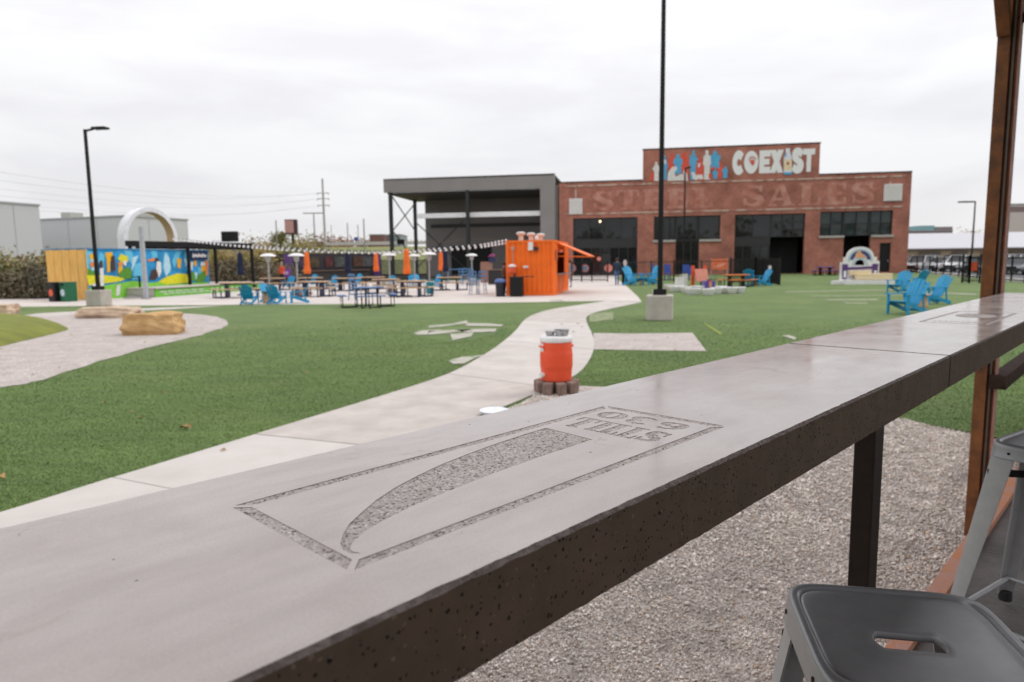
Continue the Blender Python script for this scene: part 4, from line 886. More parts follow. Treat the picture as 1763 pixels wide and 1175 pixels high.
# ------------------------------------------------------------------ ORANGE KIOSK
KA = R(-11); KO = P(872, 509.5)
kk = thing('container_kiosk', 'bright orange shipping container kiosk with white roof vents and an open side flap', 'kiosk', KO, KA)
KW, KL, KH = 2.30, 6.06, 2.60
mb = MB(); prof = []
def corr(x0, x1, n, d):
    pts = []; w_ = (x1-x0)/n
    for k in range(n): a = x0+k*w_; pts += [(a, 0), (a+.3*w_, 0), (a+.5*w_, d), (a+.8*w_, d)]
    return pts+[(x1, 0)]
pr = corr(.07, KW-.07, 9, .05)
for i in range(len(pr)-1): mb.quad((pr[i][0], .02+pr[i][1], .12), (pr[i+1][0], .02+pr[i+1][1], .12), (pr[i+1][0], .02+pr[i+1][1], KH-.1), (pr[i][0], .02+pr[i][1], KH-.1))
mb.build('end_wall', ORANGE, kk)
mb = MB(); pr = corr(.1, KL-.1, 22, .05)
for i in range(len(pr)-1):
    for X, sgn in ((KW-.02, -1), (.02, 1)):
        if X > 1 and 1.4 < (pr[i][0]+pr[i+1][0])/2 < 4.6:
            segs = ((.12, .95), (2.1, KH-.1))
        else: segs = ((.12, KH-.1),)
        for z0, z1 in segs: mb.quad((X+sgn*pr[i][1], pr[i][0], z0), (X+sgn*pr[i+1][1], pr[i+1][0], z0), (X+sgn*pr[i+1][1], pr[i+1][0], z1), (X+sgn*pr[i][1], pr[i][0], z1))
mb.quad((0, KL, .1), (KW, KL, .1), (KW, KL, KH), (0, KL, KH)); mb.build('side_walls', ORANGE, kk)
mb = MB()
for x in (.05, KW-.05):
    for y in (.05, KL-.05): mb.box((x, y, KH/2), (.11, .11, KH))
for x in (.05, KW-.05): mb.box((x, KL/2, KH-.05), (.11, KL-.2, .1)); mb.box((x, KL/2, .07), (.11, KL-.2, .12))
for y in (.05, KL-.05): mb.box((KW/2, y, KH-.05), (KW-.2, .11, .1)); mb.box((KW/2, y, .07), (KW-.2, .11, .12))
mb.build('frame', ORANGE, kk)
mb = MB(); mb.box((KW/2, KL/2, KH-.06), (KW-.1, KL-.1, .06)); mb.build('roof', ORANGE, kk)
mb = MB(); mb.box((KW/2, KL/2, .2), (KW-.2, KL-.2, .05)); mb.box((.3, 3, 1.2), (.05, 4, 2.2)); mb.build('interior', CHARC, kk)
mb = MB(); mb.box((KW+.12, 3.0, .98), (.4, 3.2, .05)); mb.build('serving_shelf', SILVER, kk)
mb = MB(); mb.bar((KW, 3.0, KH-.12), (KW+1.55, 3.0, KH-.78), 3.2, .05, upv=(0, 0, 1)); fl = mb.build('awning_flap', ORANGE, kk)
for y in (1.5, 4.5): mb = MB(); mb.bar((KW, y, KH-.75), (KW+1.5, y, KH-.80), .05); mb.build('strut', ORANGE, fl)
for i, (x, y) in enumerate(((.55, 1.0), (.85, 2.2), (1.15, 3.4))):
    mb = MB(); mb.lathe((x, y, KH-.03), [(.12, 0), (.12, .30), (.22, .33), (.23, .42), (.12, .47)], 12); mb.build('roof_vent', OFFW, kk, smooth=True)
mb = MB(); mb.lathe((1.42, .3, KH-.02), [(.05, 0), (.09, .05), (.10, .16), (.05, .22)], 8); mb.build('small_vent', WHITE, kk)
mb = MB(); mb.box((1.2, -.06, KH-.28), (.22, .10, .38)); mb.build('breaker_panel', WHITE, kk)
mb = MB(); mb.box((1.45, -.05, KH-.4), (.2, .14, .18)); mb.build('floodlight', CHARC, kk)
mb = MB(); mb.box((.34, -.05, KH-.36), (.11, .08, .14)); mb.tube([(.34, -.045, KH-.4), (.34, -.045, 1.25)], .02, 6); mb.build('wall_pipe', SILVER, kk)
mb = MB(); mb.box((.95, -.03, 1.36), (.24, .03, .10)); mb.build('notice', WHITE, kk)
mb = MB(); mb.lathe((.36, -.32, 1.05), [(.16, 0), (.19, .05), (.19, .28), (.17, .32)], 14); mb.build('condiment_tank', REDORANGE, kk)
mb = MB(); mb.lathe((.36, -.32, 1.37), [(.2, 0), (.2, .05), (.08, .12)], 14); mb.build('tank_lid', WHITE, kk)
mb = MB(); mb.box((KW+.02, .75, 1.9), (.03, .5, .5)); mb.lathe((KW+.25, .5, 2.05), [(.05, -.05), (.12, 0), (.05, .08)], 8); mb.build('side_sign', mat('faded_red_sign', (.55, .12, .06), .7), kk)
mb = MB(); mb.box((KW+.05, 2.0, .6), (.02, .12, .8)); mb.build('side_lettering', mat('pale_orange_print', (.8, .42, .25), .7), kk)
t = thing('cooler_cabinet', 'black box cabinet standing against the orange kiosk front', 'cabinet', P(890, 511), KA)
mb = MB(); mb.box((0, 0, .45), (.58, .5, .86)); bevel(mb.build('cabinet_body', BLACK, t), .02)
mb = MB(); mb.box((0, 0, .9), (.62, .54, .05)); mb.build('cabinet_top', CHARC, t); mb = MB(); mb.box((-.1, 0, .99), (.09, .09, .13)); mb.build('tap', CHARC, t)
mb = MB(); mb.box((.55, .05, .92), (.5, .3, .04)); mb.build('side_tray', CHARC, t)
t = thing('trash_bin', 'navy trash bin with a blue lid left of the orange kiosk', 'trash bin', P(862, 511), 0)
mb = MB(); mb.lathe((0, 0, 0), [(.2, 0), (.21, .04), (.25, .66), (.26, .68)], 18); mb.build('bin_body', mat('navy_bin', (.012, .014, .03), .5), t, smooth=True)
mb = MB(); mb.lathe((0, 0, .66), [(.27, 0), (.28, .05), (.22, .14), (.08, .17)], 18); mb.build('bin_lid', mat('blue_lid', (.06, .12, .33), .45), t, smooth=True)

# ------------------------------------------------------------------ YELLOW CONTAINER WITH MURAL SIDE, PLATFORM, PERGOLA, ARCH
YO = Vector((-20.55, 33.6, 0)); YA = R(74); YL, YW, YH = 8.3, 2.72, 2.46
yc = thing('mural_container', 'container building with a yellow boarded end and a colourful painted long side', 'container', YO, YA)
# local x along the mural side, local y points away from the viewer side to the yellow end's far corner
mb = MB(); mb.box((YL/2+.03, YW/2, YH/2), (YL-.1, YW-.1, YH-.02)); mb.build('container_shell', mat('shell_blue', (.02, .19, .42), .6), yc)
nb = 11
for k in range(nb):
    mb = MB(); y0 = k*YW/nb; mb.box((-.02-.012*(k % 2), y0+YW/nb/2, YH/2), (.05, YW/nb-.012, YH-.02*(k % 3))); mb.build('board', YELLOWWOOD, yc)
mb = MB(); mb.box((YL/2, YW/2, YH+.03), (YL+.1, YW+.1, .06)); mb.build('roof_edge', mat('roof_trim', (.05, .22, .42), .6), yc)
mfn = lambda x, y: onplane(x, y, YO, YA)
def mural(m, nm, y, polys): return paint(polys, m, nm, y, mfn, yc)
wall = [(146, 430), (361, 430), (361, 500), (146, 512)]
mural(mat('mural_sky_blue', (.02, .27, .56), .8, 0, .3, 1.2), 'mural_sky', -.003, [[(150, 428), (359, 431.5), (361, 500), (153, 522)]])
mural(mat('mural_light_blue', (.12, .50, .72), .8, 0, .1), 'mural_leaves', -.010, [[(212, 431), (226, 432), (232, 448), (228, 458)], [(260, 432), (270, 433), (272, 452), (262, 445)], [(303, 433), (312, 434), (300, 462), (296, 450)], [(232, 455), (246, 452), (244, 480), (228, 482)], [(318, 434), (326, 440), (328, 460), (316, 450)], [(148, 432), (160, 434), (170, 470), (150, 462)], [(283, 434), (290, 436), (294, 470), (284, 474), (279, 460)], [(172, 434), (180, 440), (177, 460), (168, 455)], [(340, 460), (356, 462), (354, 474), (342, 474)]])
mural(mat('mural_pale_blue', (.45, .68, .78), .8), 'mural_highlights', -.020, [[(155, 440), (160, 438), (166, 462), (158, 468)], [(283, 436), (291, 444), (294, 462), (286, 478), (282, 462)], [(334, 468), (340, 470), (338, 482), (333, 478)], [(227, 444), (238, 440), (226, 470)], [(316, 444), (322, 450), (320, 462)], [(350, 436), (358, 438), (358, 456), (352, 452)]])
mural(mat('mural_yellow', (.70, .66, .02), .8), 'mural_hills', -.025, [[(148, 474), (175, 473.5), (205, 477), (216, 481), (206, 485), (153, 492)], [(271, 486), (286, 477), (305, 471), (320, 472), (334, 482), (322, 487), (285, 490)], [(202, 446), (208, 437), (219, 442), (221, 450), (212, 454)]])
mural(mat('mural_amber', (.80, .42, .01), .8), 'mural_golden_shapes', -.030, [[(180, 436), (193, 434), (193, 446), (189, 452), (189, 468), (184, 470), (183, 448)], [(153, 438), (160, 437), (161, 446), (155, 448)], [(304, 445), (312, 446), (310, 464), (305, 460)], [(333, 449), (338, 449), (338, 459), (334, 458)], [(346, 458), (354, 459), (354, 468), (346, 468)], [(203, 452), (210, 450), (210, 466), (203, 472)]])
mural(mat('mural_green', (.09, .28, .03), .8), 'mural_bushes', -.035, [[(203, 474), (210, 464), (220, 459), (227, 466), (226, 480), (214, 481)], [(150, 462), (165, 470), (178, 474), (150, 474)], [(340, 474), (352, 466), (356, 474), (350, 486), (336, 486)], [(327, 470), (334, 468), (337, 484), (328, 484)]])
mural(mat('mural_lime', (.22, .58, .06), .8), 'mural_grass', -.040, [[(153, 496), (215, 486), (228, 484), (258, 487), (272, 486), (285, 490), (358, 486), (359, 500), (154, 520)]])
mural(mat('mural_white_paint', (.72, .72, .70), .8), 'mural_pale_shapes', -.045, [[(171, 463), (177, 459), (178, 492), (172, 496)], [(269, 449), (276, 452), (277, 468), (273, 478), (268, 466)], [(325, 452), (332, 451), (330, 466), (324, 468)], [(345, 451), (352, 452), (352, 458), (344, 458)], [(212, 448), (217, 450), (216, 458), (211, 456)], [(157, 489), (162, 488), (170, 497), (164, 500)], [(200, 492), (207, 490), (205, 508), (198, 510)], [(219, 497), (226, 495), (224, 503), (218, 505)]])
mural(mat('mural_orange', (.75, .24, .06), .8), 'mural_orange_shapes', -.050, [[(253, 447), (266, 444.5), (268, 449), (254, 451)], [(154, 453), (160, 451), (163, 459), (155, 461)], [(321, 455), (328, 454), (327, 459), (321, 459)], [(202, 452), (208, 452), (209, 458), (203, 458)], [(352, 449), (357, 449), (357, 474), (353, 474)]])
mural(mat('mural_dark', (.06, .03, .025), .8), 'mural_dark_shapes', -.055, [[(265, 445), (271, 444), (272, 450), (266, 451)], [(260, 465), (268, 464), (271, 472), (268, 482), (256, 482)], [(169, 452), (175, 448), (176, 462), (171, 462)], [(321, 465), (327, 464), (327, 474), (322, 474)], [(190, 442), (196, 440), (198, 466), (191, 467)]])
SIGN = mat('navy_banner', (.012, .025, .09), .6)
mb = MB(); a = mfn(327, 433); b = mfn(355, 448); mb.box(((a[0]+b[0])/2, -.09, (a[1]+b[1])/2), (b[0]-a[0], .05, a[1]-b[1])); bn = mb.build('banner', SIGN, yc)
mb = MB()   # pale script on the banner, too soft in the photo to read
for k in range(7):
    x = a[0]+(b[0]-a[0])*(.10+.125*k); z = (a[1]+b[1])/2+.03*(k % 2)
    mb.vprism([(x-.08, z-.10), (x+.08, z-.10), (x+.09, z+.08), (x-.01, z+.05), (x-.07, z+(.18 if k in (0, 3, 5) else .08))], -.125, -.118)
mb.build('banner_script', WHITE, bn, kind='stuff')
# green painted platform wall with railing and ramp
pl0, pl1 = P(266, 512.5), P(455, 498); pd = (pl1-pl0); pA = math.atan2(pd.y, pd.x); pL = pd.length
pt = thing('platform', 'low concrete platform with a green painted front wall and black railing posts', 'platform', pl0, pA)
mb = MB(); mb.box((pL/2, 2.0, .22), (pL, 4.0, .44)); mb.build('platform_base', concrete('platform_concrete', (.45, .42, .4), (.56, .53, .5)), pt)
LIME = mat('lime_wall', (.16, .50, .05), .8, 0, .15, 2)
mb = MB(); mb.box((pL/2, -.04, .20), (pL, .06, .40)); gw = mb.build('painted_front', LIME, pt)
mb = MB(); mb.box((pL/2, 1.9, .47), (pL+.1, 4.1, .06)); mb.build('platform_top', PATIO, pt)
mb = MB()
for k in range(14):
    x = .6+k*.48; mb.vprism([(x, .08), (x+.2, .06), (x+.32, .3), (x+.18, .34)] if k > 7 else [(x, .12), (x+.42, .12), (x+.42, .16), (x, .2)], -.085, -.075)
for k in range(6): x = .3+k*.62; mb.vprism([(x, .24), (x+.5, .23), (x+.5, .3), (x, .31)], -.085, -.075)
mb.build('white_brushwork', mat('wash_white', (.55, .66, .5), .8), gw, kind='stuff')
rp = MB(); c0, c1 = P(218, 516), P(266, 513); rp.add([(*P(213, 515.5)[:2], .02), (*P(266, 512.6)[:2], .02), (*P(283, 505)[:2], .44), (*P(243, 504)[:2], .44), (*P(213, 515.5)[:2], 0), (*P(266, 512.6)[:2], 0), (*P(283, 505)[:2], 0), (*P(243, 504)[:2], 0)], [(0, 1, 2, 3), (0, 1, 5, 4), (1, 2, 6, 5), (2, 3, 7, 6), (3, 0, 4, 7)])
tag(rp.build('ramp', mat('ramp_grey', (.22, .20, .20), .85)), 'grey concrete ramp sloping up to the green platform', 'ramp')
rl = thing('ramp_railing', 'black railing posts beside the ramp under the mural', 'railing', P(212, 511.5), 0)
o0 = P(212, 511.5)
for i, (x, y) in enumerate(((212, 511.5), (242.5, 512), (264, 497.5), (287, 492))):
    q = P(x, y)-o0; mb = MB(); mb.box((q.x, q.y, .55), (.07, .07, 1.1)); mb.build('post', BLACK, rl)
q = [P(x, y)-o0 for x, y in ((212, 511.5), (242.5, 512), (264, 497.5), (287, 492))]
for i in range(3): mb = MB(); mb.bar((q[i].x, q[i].y, 1.05), (q[i+1].x, q[i+1].y, 1.05), .05); mb.build('rail', BLACK, rl)
t = thing('signal_post', 'pale grey leaning metal post in front of the mural', 'post', P(252, 515.5), 0)
mb = MB(); mb.box((0, 0, 1.75), (.17, .17, 3.5)); mb.build('post_shaft', mat('pale_grey_metal', (.40, .42, .45), .5), t); mb = MB(); mb.box((0, 0, .03), (.34, .34, .06)); mb.build('base_plate', SILVER, t)
# black pergola over the mural forecourt
g0 = Vector((-20.3, 36.5, 0)); pg = thing('pergola', 'flat black pergola roof on thin black posts in front of the mural', 'pergola', (0, 0, 0), 0)
A = deep(217, 414.5, 36.2); Bp = deep(436, 419, 44.0); zA, zB = 2.78, 3.02
A.z = 2.80; Bp.z = 2.80; Cp = Bp+Vector((-2.2, 5.0, 0)); Dp = A+Vector((-2.2, 5.0, 0))
mb = MB()
for p_, q_ in ((A, Bp), (Dp, Cp)): mb.bar(p_, q_, .18, .30)
mb.build('edge_beam', BLACK, pg)
for k in range(13):
    f = k/12; mb = MB(); mb.bar(A.lerp(Bp, f)+Vector((0, 0, .05)), Dp.lerp(Cp, f)+Vector((0, 0, .05)), .08, .2); mb.build('rafter', BLACK, pg)
for x, y in ((312, 41), (360, 42.5), (432, 43.8), (222, 38.5)):
    f = (x-217)/219; q = A.lerp(Bp, min(.99, max(.01, f))); mb = MB(); mb.box((q.x, q.y, 1.4), (.15, .15, 2.8)); mb.build('post', BLACK, pg)
q = A.lerp(Bp, .76); mb = MB(); mb.box((q.x, q.y+.5, 3.35), (.95, .3, .62)); mb.build('speaker_box', BLACK, pg)
# white arch
ar = thing('arch_sculpture', 'large white pipe arch standing behind the mural container', 'arch', deep(260, 470, 47)*1.0, 0)
ar.location.z = 0; ar.rotation_euler = (0, 0, R(58))
n = 28; rx, zc, rz_ = 1.85, 3.45, 2.05; mb = MB(); hw, tt = .44, .14; vs = []
pts = [(-rx, 0)]+[(rx*math.cos(math.pi-math.pi*i/n), zc+rz_*math.sin(math.pi*i/n)) for i in range(n+1)]+[(rx, 0)]
for i, (x, z) in enumerate(pts):
    k = (rx-.25)/rx; xi = x*k; zi = zc+(z-zc)*k if z >= zc else z
    vs += [(x, -hw, z), (x, hw, z), (xi, hw, zi), (xi, -hw, zi)]
m = len(pts)
mb.cur = 0; mb.add(vs, [(4*i, 4*i+1, 4*i+5, 4*i+4) for i in range(m-1)]+[(4*i+1, 4*i+2, 4*i+6, 4*i+5) for i in range(m-1)]+[(4*i+3, 4*i, 4*i+4, 4*i+7) for i in range(m-1)])
mb.build('arch_shell', mat('arch_white', (.78, .79, .82), .5), ar, smooth=True)
mb = MB(); mb.add(vs, [(4*i+2, 4*i+3, 4*i+7, 4*i+6) for i in range(m-1)]); mb.build('arch_lining', mat('arch_tan', (.50, .36, .20), .6), ar, smooth=True)
for x, c, l in ((99.5, BLACK, 'black'), (119.5, GREENBIN, 'green')):
    t = thing('recycling_bin', l+' bin with a round '+('orange' if l == 'black' else 'white')+' label beside the yellow container end', 'bin', P(x, 519.5), R(-28), 'bins by the yellow container')
    mb = MB(); mb.box((0, 0, .43), (.54, .5, .84), 0, 1.04); bevel(mb.build('bin_body', c, t), .03)
    mb = MB(); mb.box((0, 0, .885), (.58, .54, .07)); bevel(mb.build('bin_lid', c, t), .02)
    mb = MB(); mb.lathe((0, 0, 0), [(.17, 0), (.17, .012)], 16); o = mb.build('round_label', REDORANGE if l == 'black' else mat('pale_label', (.5, .6, .66), .6), t); o.rotation_euler = (R(90), 0, 0); o.location = (0, -.262, .42)
    mb = MB(); mb.box((0, -.265, .80), (.22, .03, .1)); mb.build('slot', BLACK if l != 'black' else CHARC, t)

# ------------------------------------------------------------------ LAMP POLES
def lamp(label, base, bs, bh, top, arm_rz, arm=.9, wd=.13):
    t = thing('lamp_post', label, 'lamp post', base, arm_rz)
    mb = MB(); mb.box((0, 0, bh/2), (bs, bs, bh)); bevel(mb.build('concrete_base', BLOCK, t), .03)
    mb = MB(); mb.box((0, 0, bh+.08), (bs*.5, bs*.5, .16), 0, .96); mb.build('base_cover', BLACK, t)
    mb = MB(); mb.bar((0, 0, bh+.1), (0, 0, top), wd, wd, wd*.8, wd*.8); mb.build('pole', BLACK, t)
    mb = MB(); mb.bar((0, 0, top-.06), (arm*.4, 0, top+.0), .07, .07); mb.build('arm', BLACK, t)
    mb = MB(); mb.box((arm*.72, 0, top+.02), (arm*.62, .34, .09)); bevel(mb.build('lamp_head', BLACK, t), .02)
    return t
lamp('tall black lamp post on a square concrete base beside the winding path', P(1135.5, 551), .70, .68, 8.55, R(-15), .8, .135)
lamp('black lamp post on a concrete base in front of the mural', P(171.5, 527), .68, .66, 7.12, R(-8), .95, .115)
lamp('distant black lamp post in front of the brick front', P(1176.5, 479), .5, .3, 9.2, R(-82), .8, .12)

# ------------------------------------------------------------------ BOULDERS
def boulder(label, loc, dims, m, rz, seed, flat_=.5):
    bm = bmesh.new(); bmesh.ops.create_cube(bm, size=1); bmesh.ops.subdivide_edges(bm, edges=bm.edges[:], cuts=9, use_grid_fill=True)
    for v in bm.verts:
        p = v.co.copy(); r = p.normalized()*.62; p = p.lerp(r, .36)
        n_ = noise.noise(p*2.1+Vector((seed, 0, 0)))*.13+noise.noise(p*5+Vector((0, seed, 0)))*.06+abs(noise.noise(p*9+Vector((0, 0, seed))))*.04
        p += p.normalized()*n_; v.co = Vector((p.x*dims[0], p.y*dims[1], max(0, p.z+.5)*dims[2]))
    me = bpy.data.meshes.new('boulder'); bm.to_mesh(me); bm.free(); me.materials.append(m)
    o = bpy.data.objects.new('boulder', me); COL.objects.link(o); o.location = loc; o.rotation_euler = (0, 0, rz); o.location.z -= .02
    return tag(o, label, 'boulder', 'boulders on the gravel walk')
boulder('rough tan sandstone boulder, nearest one on the gravel walk', P(267, 575), (1.22, .75, .52), TANSTONE, R(4), 3)
boulder('flat pale slab boulder behind the tan one', P(193, 547), (1.75, .8, .36), PALESTONE, R(-5), 11)
boulder('pale boulder cropped at the left edge of the photo', P(-8, 548), (1.2, .8, .48), PALESTONE, R(10), 21)

# ------------------------------------------------------------------ ORANGE DRINK COOLER ON PAVERS, WHITE DISH
cl = P(958, 676); cl.z = .012
PL = ['left at the back edge', 'front left', 'front middle, nearest the camera', 'front right', 'far right', 'back right', 'back middle', 'far left', 'in the centre, hidden by the others']
pk = [(-.20, -.08, 8), (-.11, -.20, -20), (.04, -.22, 10), (.17, -.14, 35), (.21, .02, 80), (.12, .17, 20), (-.06, .20, 5), (-.20, .08, -30), (0, 0, 0)]
for i, (x, y, a) in enumerate(pk):
    mb = MB(); mb.box((0, 0, .075), (.115, .15, .15)); o = bevel(mb.build('paver_block', PAVER), .014); o.location = cl+Vector((x, y, 0)); o.rotation_euler = (0, 0, R(a))
    tag(o, 'brown paver block under the orange drink cooler, '+PL[i], 'paver', 'paver blocks under the orange cooler')
dc = thing('drink_cooler', 'orange barrel drink cooler with a white lid standing on brown pavers', 'cooler', cl+Vector((0, 0, .151)), R(20))
mb = MB(); mb.lathe((0, 0, 0), [(.178, 0), (.190, .012), (.195, .12), (.197, .150), (.202, .160), (.204, .20), (.204, .33), (.201, .355), (.199, .362), (.196, .40), (.194, .475), (.188, .49)], 40); mb.build('cooler_body', ORANGEPL, dc, smooth=True)
mb = MB(); mb.lathe((0, 0, .486), [(.200, 0), (.203, .006), (.203, .045), (.197, .058), (.19, .066), (.13, .072)], 40); mb.build('cooler_lid', WHITE, dc, smooth=True)
for sx in (-1, 1):
    mb = MB(); mb.tube([(sx*.19, -.06, .42), (sx*.208, -.05, .43), (sx*.213, 0, .435), (sx*.208, .05, .43), (sx*.19, .06, .42)], .011, 8); mb.build('handle', ORANGEPL, dc, smooth=True)
mb = MB(); mb.lathe((0, 0, 0), [(.03, 0), (.03, .05)], 10); o = mb.build('tap', WHITE, dc); o.rotation_euler = (R(90), 0, R(-75)); o.location = (-.19, -.04, .08)
mb = MB(); mb.add([(-.2005*math.cos(R(a)), -.2005*math.sin(R(a)), z) for a in (-22, -10, 2, 14) for z in (.37, .47)], [(0, 1, 3, 2), (2, 3, 5, 4), (4, 5, 7, 6)]); mb.build('side_label', WHITE, dc)
for i, (x, y, r, h) in enumerate(((-.075, -.02, .062, .055), (.04, .02, .058, .075), (.10, -.05, .055, .08), (.035, -.07, .05, .055))):
    b = thing('dog_bowl', ('small steel bowl at the left on the cooler lid', 'steel bowl at the back of the cooler lid', 'tall steel bowl at the right on the cooler lid', 'steel bowl at the front of the cooler lid')[i], 'bowl', cl+Vector((x, y, .151+.558)), 0, 'steel bowls on the cooler lid')
    mb = MB(); mb.lathe((0, 0, 0), [(r*.7, 0), (r*.75, .004), (r, h), (r*1.1, h+.002), (r*.96, h), (r*.7, .008), (r*.1, .007)], 18); mb.build('bowl_shell', SILVER, b, smooth=True)
    mb = MB(); mb.lathe((0, 0, h*.9), [(r*1.1, .007), (r*1.13, .010), (r*1.1, .013)], 18); mb.build('bowl_rim', SILVER, b, smooth=True)
mb = MB(); mb.lathe((0, 0, 0), [(.125, 0), (.13, .008), (.15, .045), (.158, .05), (.15, .048), (.122, .018), (.01, .016)], 32)
o = mb.build('water_dish', mat('dish_white', (.74, .78, .86), .35), smooth=True); o.location = P(851, 716.5); o.location.z = .016
tag(o, 'round white dish lying on the gravel beside the path', 'dish')

# ------------------------------------------------------------------ ADIRONDACK CHAIRS
def adirondack(m, m2=None):
    t = thing('adirondack_chair', 'x', 'chair', (0, 0, 0), 0, 'blue adirondack chairs on the lawn and patio')
    for k in range(5):                                     # fan back of separate slats, faces -y
        x = -.24+.12*k; top = 1.0-.035*abs(k-2)**1.6
        mb = MB(); mb.bar((x*.82, .16, .27), (x*1.12, .50, top), .098, .02, .114, .02, upv=(0, 1, .4)); mb.build('back_slat', m, t)
    for k in range(5):
        y = -.36+.115*k; mb = MB(); mb.box((0, y, .38-.11*k*.23), (.54, .10, .022)); mb.build('seat_slat', m, t)
    for s in (-1, 1):
        mb = MB(); mb.box((s*.31, -.36, .28), (.03, .09, .56)); mb.build('front_leg', m, t)
        mb = MB(); mb.bar((s*.275, -.40, .35), (s*.275, .50, .045), .03, .11); mb.build('rear_leg', m, t)
        mb = MB(); mb.prism([(s*.38, -.46), (s*.26, -.46), (s*.27, .30), (s*.34, .34)][::s], .565, .59); mb.build('arm', m, t)
        mb = MB(); mb.bar((s*.30, .27, .565), (s*.28, .34, .12), .03, .05); mb.build('arm_support', m, t)
    mb = MB(); mb.bar((-.32, .30, .55), (.32, .30, .55), .03, .07); mb.build('back_rail', m, t)
    mb = MB(); mb.bar((-.27, .47, .1), (.27, .47, .1), .03, .07); mb.build('rear_stretcher', m, t)
    return t
ch = [((430, 524.5), 180, 'blue chair with its back turned, farthest left at the patio edge'),
      ((477, 523.5), 170, 'blue chair with its back turned, right one of the pair at the patio edge'),
      ((467, 520.5), 70, 'blue chair mostly hidden behind the back-turned chair of the pair'),
      ((515, 522), -75, 'blue chair seen from the side at the patio edge, facing left'),
      ((498, 496), -14, 'blue chair facing the camera right of the purple sign'),
      ((537, 491), -25, 'blue chair under the first orange umbrella'),
      ((571, 496), -25, 'blue chair facing the camera between two wooden tables'),
      ((614, 490), -30, 'small blue chair near the navy umbrella'),
      ((671, 496.5), -20, 'blue chair below the canopy column'),
      ((711, 494), 15, 'blue chair behind the second orange umbrella'),
      ((721, 492), 40, 'blue chair just right of another chair behind the orange umbrella'),
      ((750, 494), -35, 'blue chair right of the middle patio heater'),
      ((1547, 505), -58, 'blue chair in the lawn group facing left, standing farthest back'),
      ((1560, 541), -66, 'largest blue chair on the right lawn, turned to the left'),
      ((1603, 524), -82, 'blue chair on the right lawn seen from the side, facing left'),
      ((1575, 500), 200, 'blue chair hidden behind the lawn group with only its top showing'),
      ((1091, 492), 40, 'blue chair facing right beside the patio gate'),
      ((1119, 491), -62, 'blue chair facing left just behind the tall lamp post'),
      ((1287, 492), 165, 'blue chair with its back turned beside the orange table'),
      ((1311, 492.5), -75, 'blue chair facing left in front of the black fence')]
repeat(adirondack(BLUE), [(P(*c), R(a), l, 1.25 if 1080 < c[0] < 1125 else .82 if c[0] < 1000 else 1.0) for c, a, l in ch])
def side_table(label, loc, m, h=.45, r=.26):
    t = thing('side_table', label, 'side table', loc, 0)
    mb = MB(); mb.lathe((0, 0, h-.04), [(r, 0), (r+.01, .02), (r, .04)], 18); mb.build('table_top', m, t)
    mb = MB(); mb.lathe((0, 0, 0), [(r*.72, 0), (r*.8, .1), (r*.55, h-.04)], 14); mb.build('pedestal', TANSTONE, t)
side_table('low round side table with a pale top between the lawn chairs', P(1586, 531), WOOD, .45, .24)
side_table('low tan side table between two blue chairs near the gate', P(1104, 491), WOOD, .4, .2)
side_table('low tan side table beside the blue chairs at the black fence', P(1300, 492), WOOD, .4, .24)
side_table('dark round side table by the back-turned chairs', P(460, 523), CHARC, .5, .22)

# ------------------------------------------------------------------ PICNIC TABLES, METAL TABLE
def picnic(top, leg, name='picnic_table', group='wood topped picnic tables on the patio', seats=4, r=.62):
    t = thing(name, 'x', 'table', (0, 0, 0), 0, group)
    mb = MB(); mb.box((0, 0, .74), (1.45, .86, .05)); bevel(mb.build('table_top', top, t), .012)
    mb = MB(); mb.box((0, 0, .69), (1.30, .70, .05)); mb.build('apron', leg, t)
    for s in (-1, 1):
        mb = MB(); mb.box((s*.42, 0, .36), (.08, .5, .66)); mb.build('table_leg', leg, t)
        mb = MB(); mb.box((0, s*.78, .44), (1.45, .27, .045)); mb.build('bench_seat', top, t)
        for q in (-.5, .5): mb = MB(); mb.bar((q, s*.78, .42), (q, s*.78, .02), .05); mb.bar((q, s*.80, .03), (q, s*.15, .03), .05); mb.build('bench_leg', leg, t)
        mb = MB(); mb.box((s*1.02, 0, .44), (.28, .62, .045)); mb.build('end_seat', top, t)
        for q in (-.2, .2): mb = MB(); mb.bar((s*1.02, q, .42), (s*1.02, q, .02), .05); mb.bar((s*1.02, q, .03), (s*.4, q, .03), .05); mb.build('seat_leg', leg, t)
    return t
tb = [((407, 513), 8, 'wood topped table behind the leftmost blue chair'), ((541, 511), -6, 'wood topped table right of the side-on blue chair'), ((470, 500), 10, 'wood topped table at the foot of the left patio heater'),
      ((535, 499), 5, 'wood topped table behind the second patio heater'), ((598, 501), -8, 'wood topped table behind the blue metal table'), ((642, 498), 4, 'wood topped table below the navy umbrella'),
      ((708, 511), -4, 'wood topped table under the nearest orange umbrella'), ((774, 500), 3, 'wood topped table between the teal bin and the bar stools'), ((665, 505), 12, 'wood topped table behind the blue table on its right side')]
repeat(picnic(WOOD, NAVY), [(P(*c), R(a), l) for c, a, l in tb])
ot = picnic(mat('orange_plank', (.72, .22, .04), .6), BLACK, 'picnic_table', 'single coloured picnic tables on the lawn'); ot['label'] = 'orange topped picnic table on the lawn before the black fence'; ot.location = P(1267, 494); ot.scale = (.92,)*3
pu = picnic(mat('purple_plank', (.10, .075, .30), .6), BLACK, 'picnic_table', 'single coloured picnic tables on the lawn'); pu['label'] = 'purple picnic table against the brick wall'; pu.location = P(1420, 474.5)
mt = thing('mesh_table', 'blue metal mesh table with four curved seats at the lawn edge', 'table', P(633, 529), R(20))
mb = MB(); mb.lathe((0, 0, .74), [(.56, -.04), (.58, 0), (.56, .01)], 8); mb.build('table_top', STEELBLUE, mt)
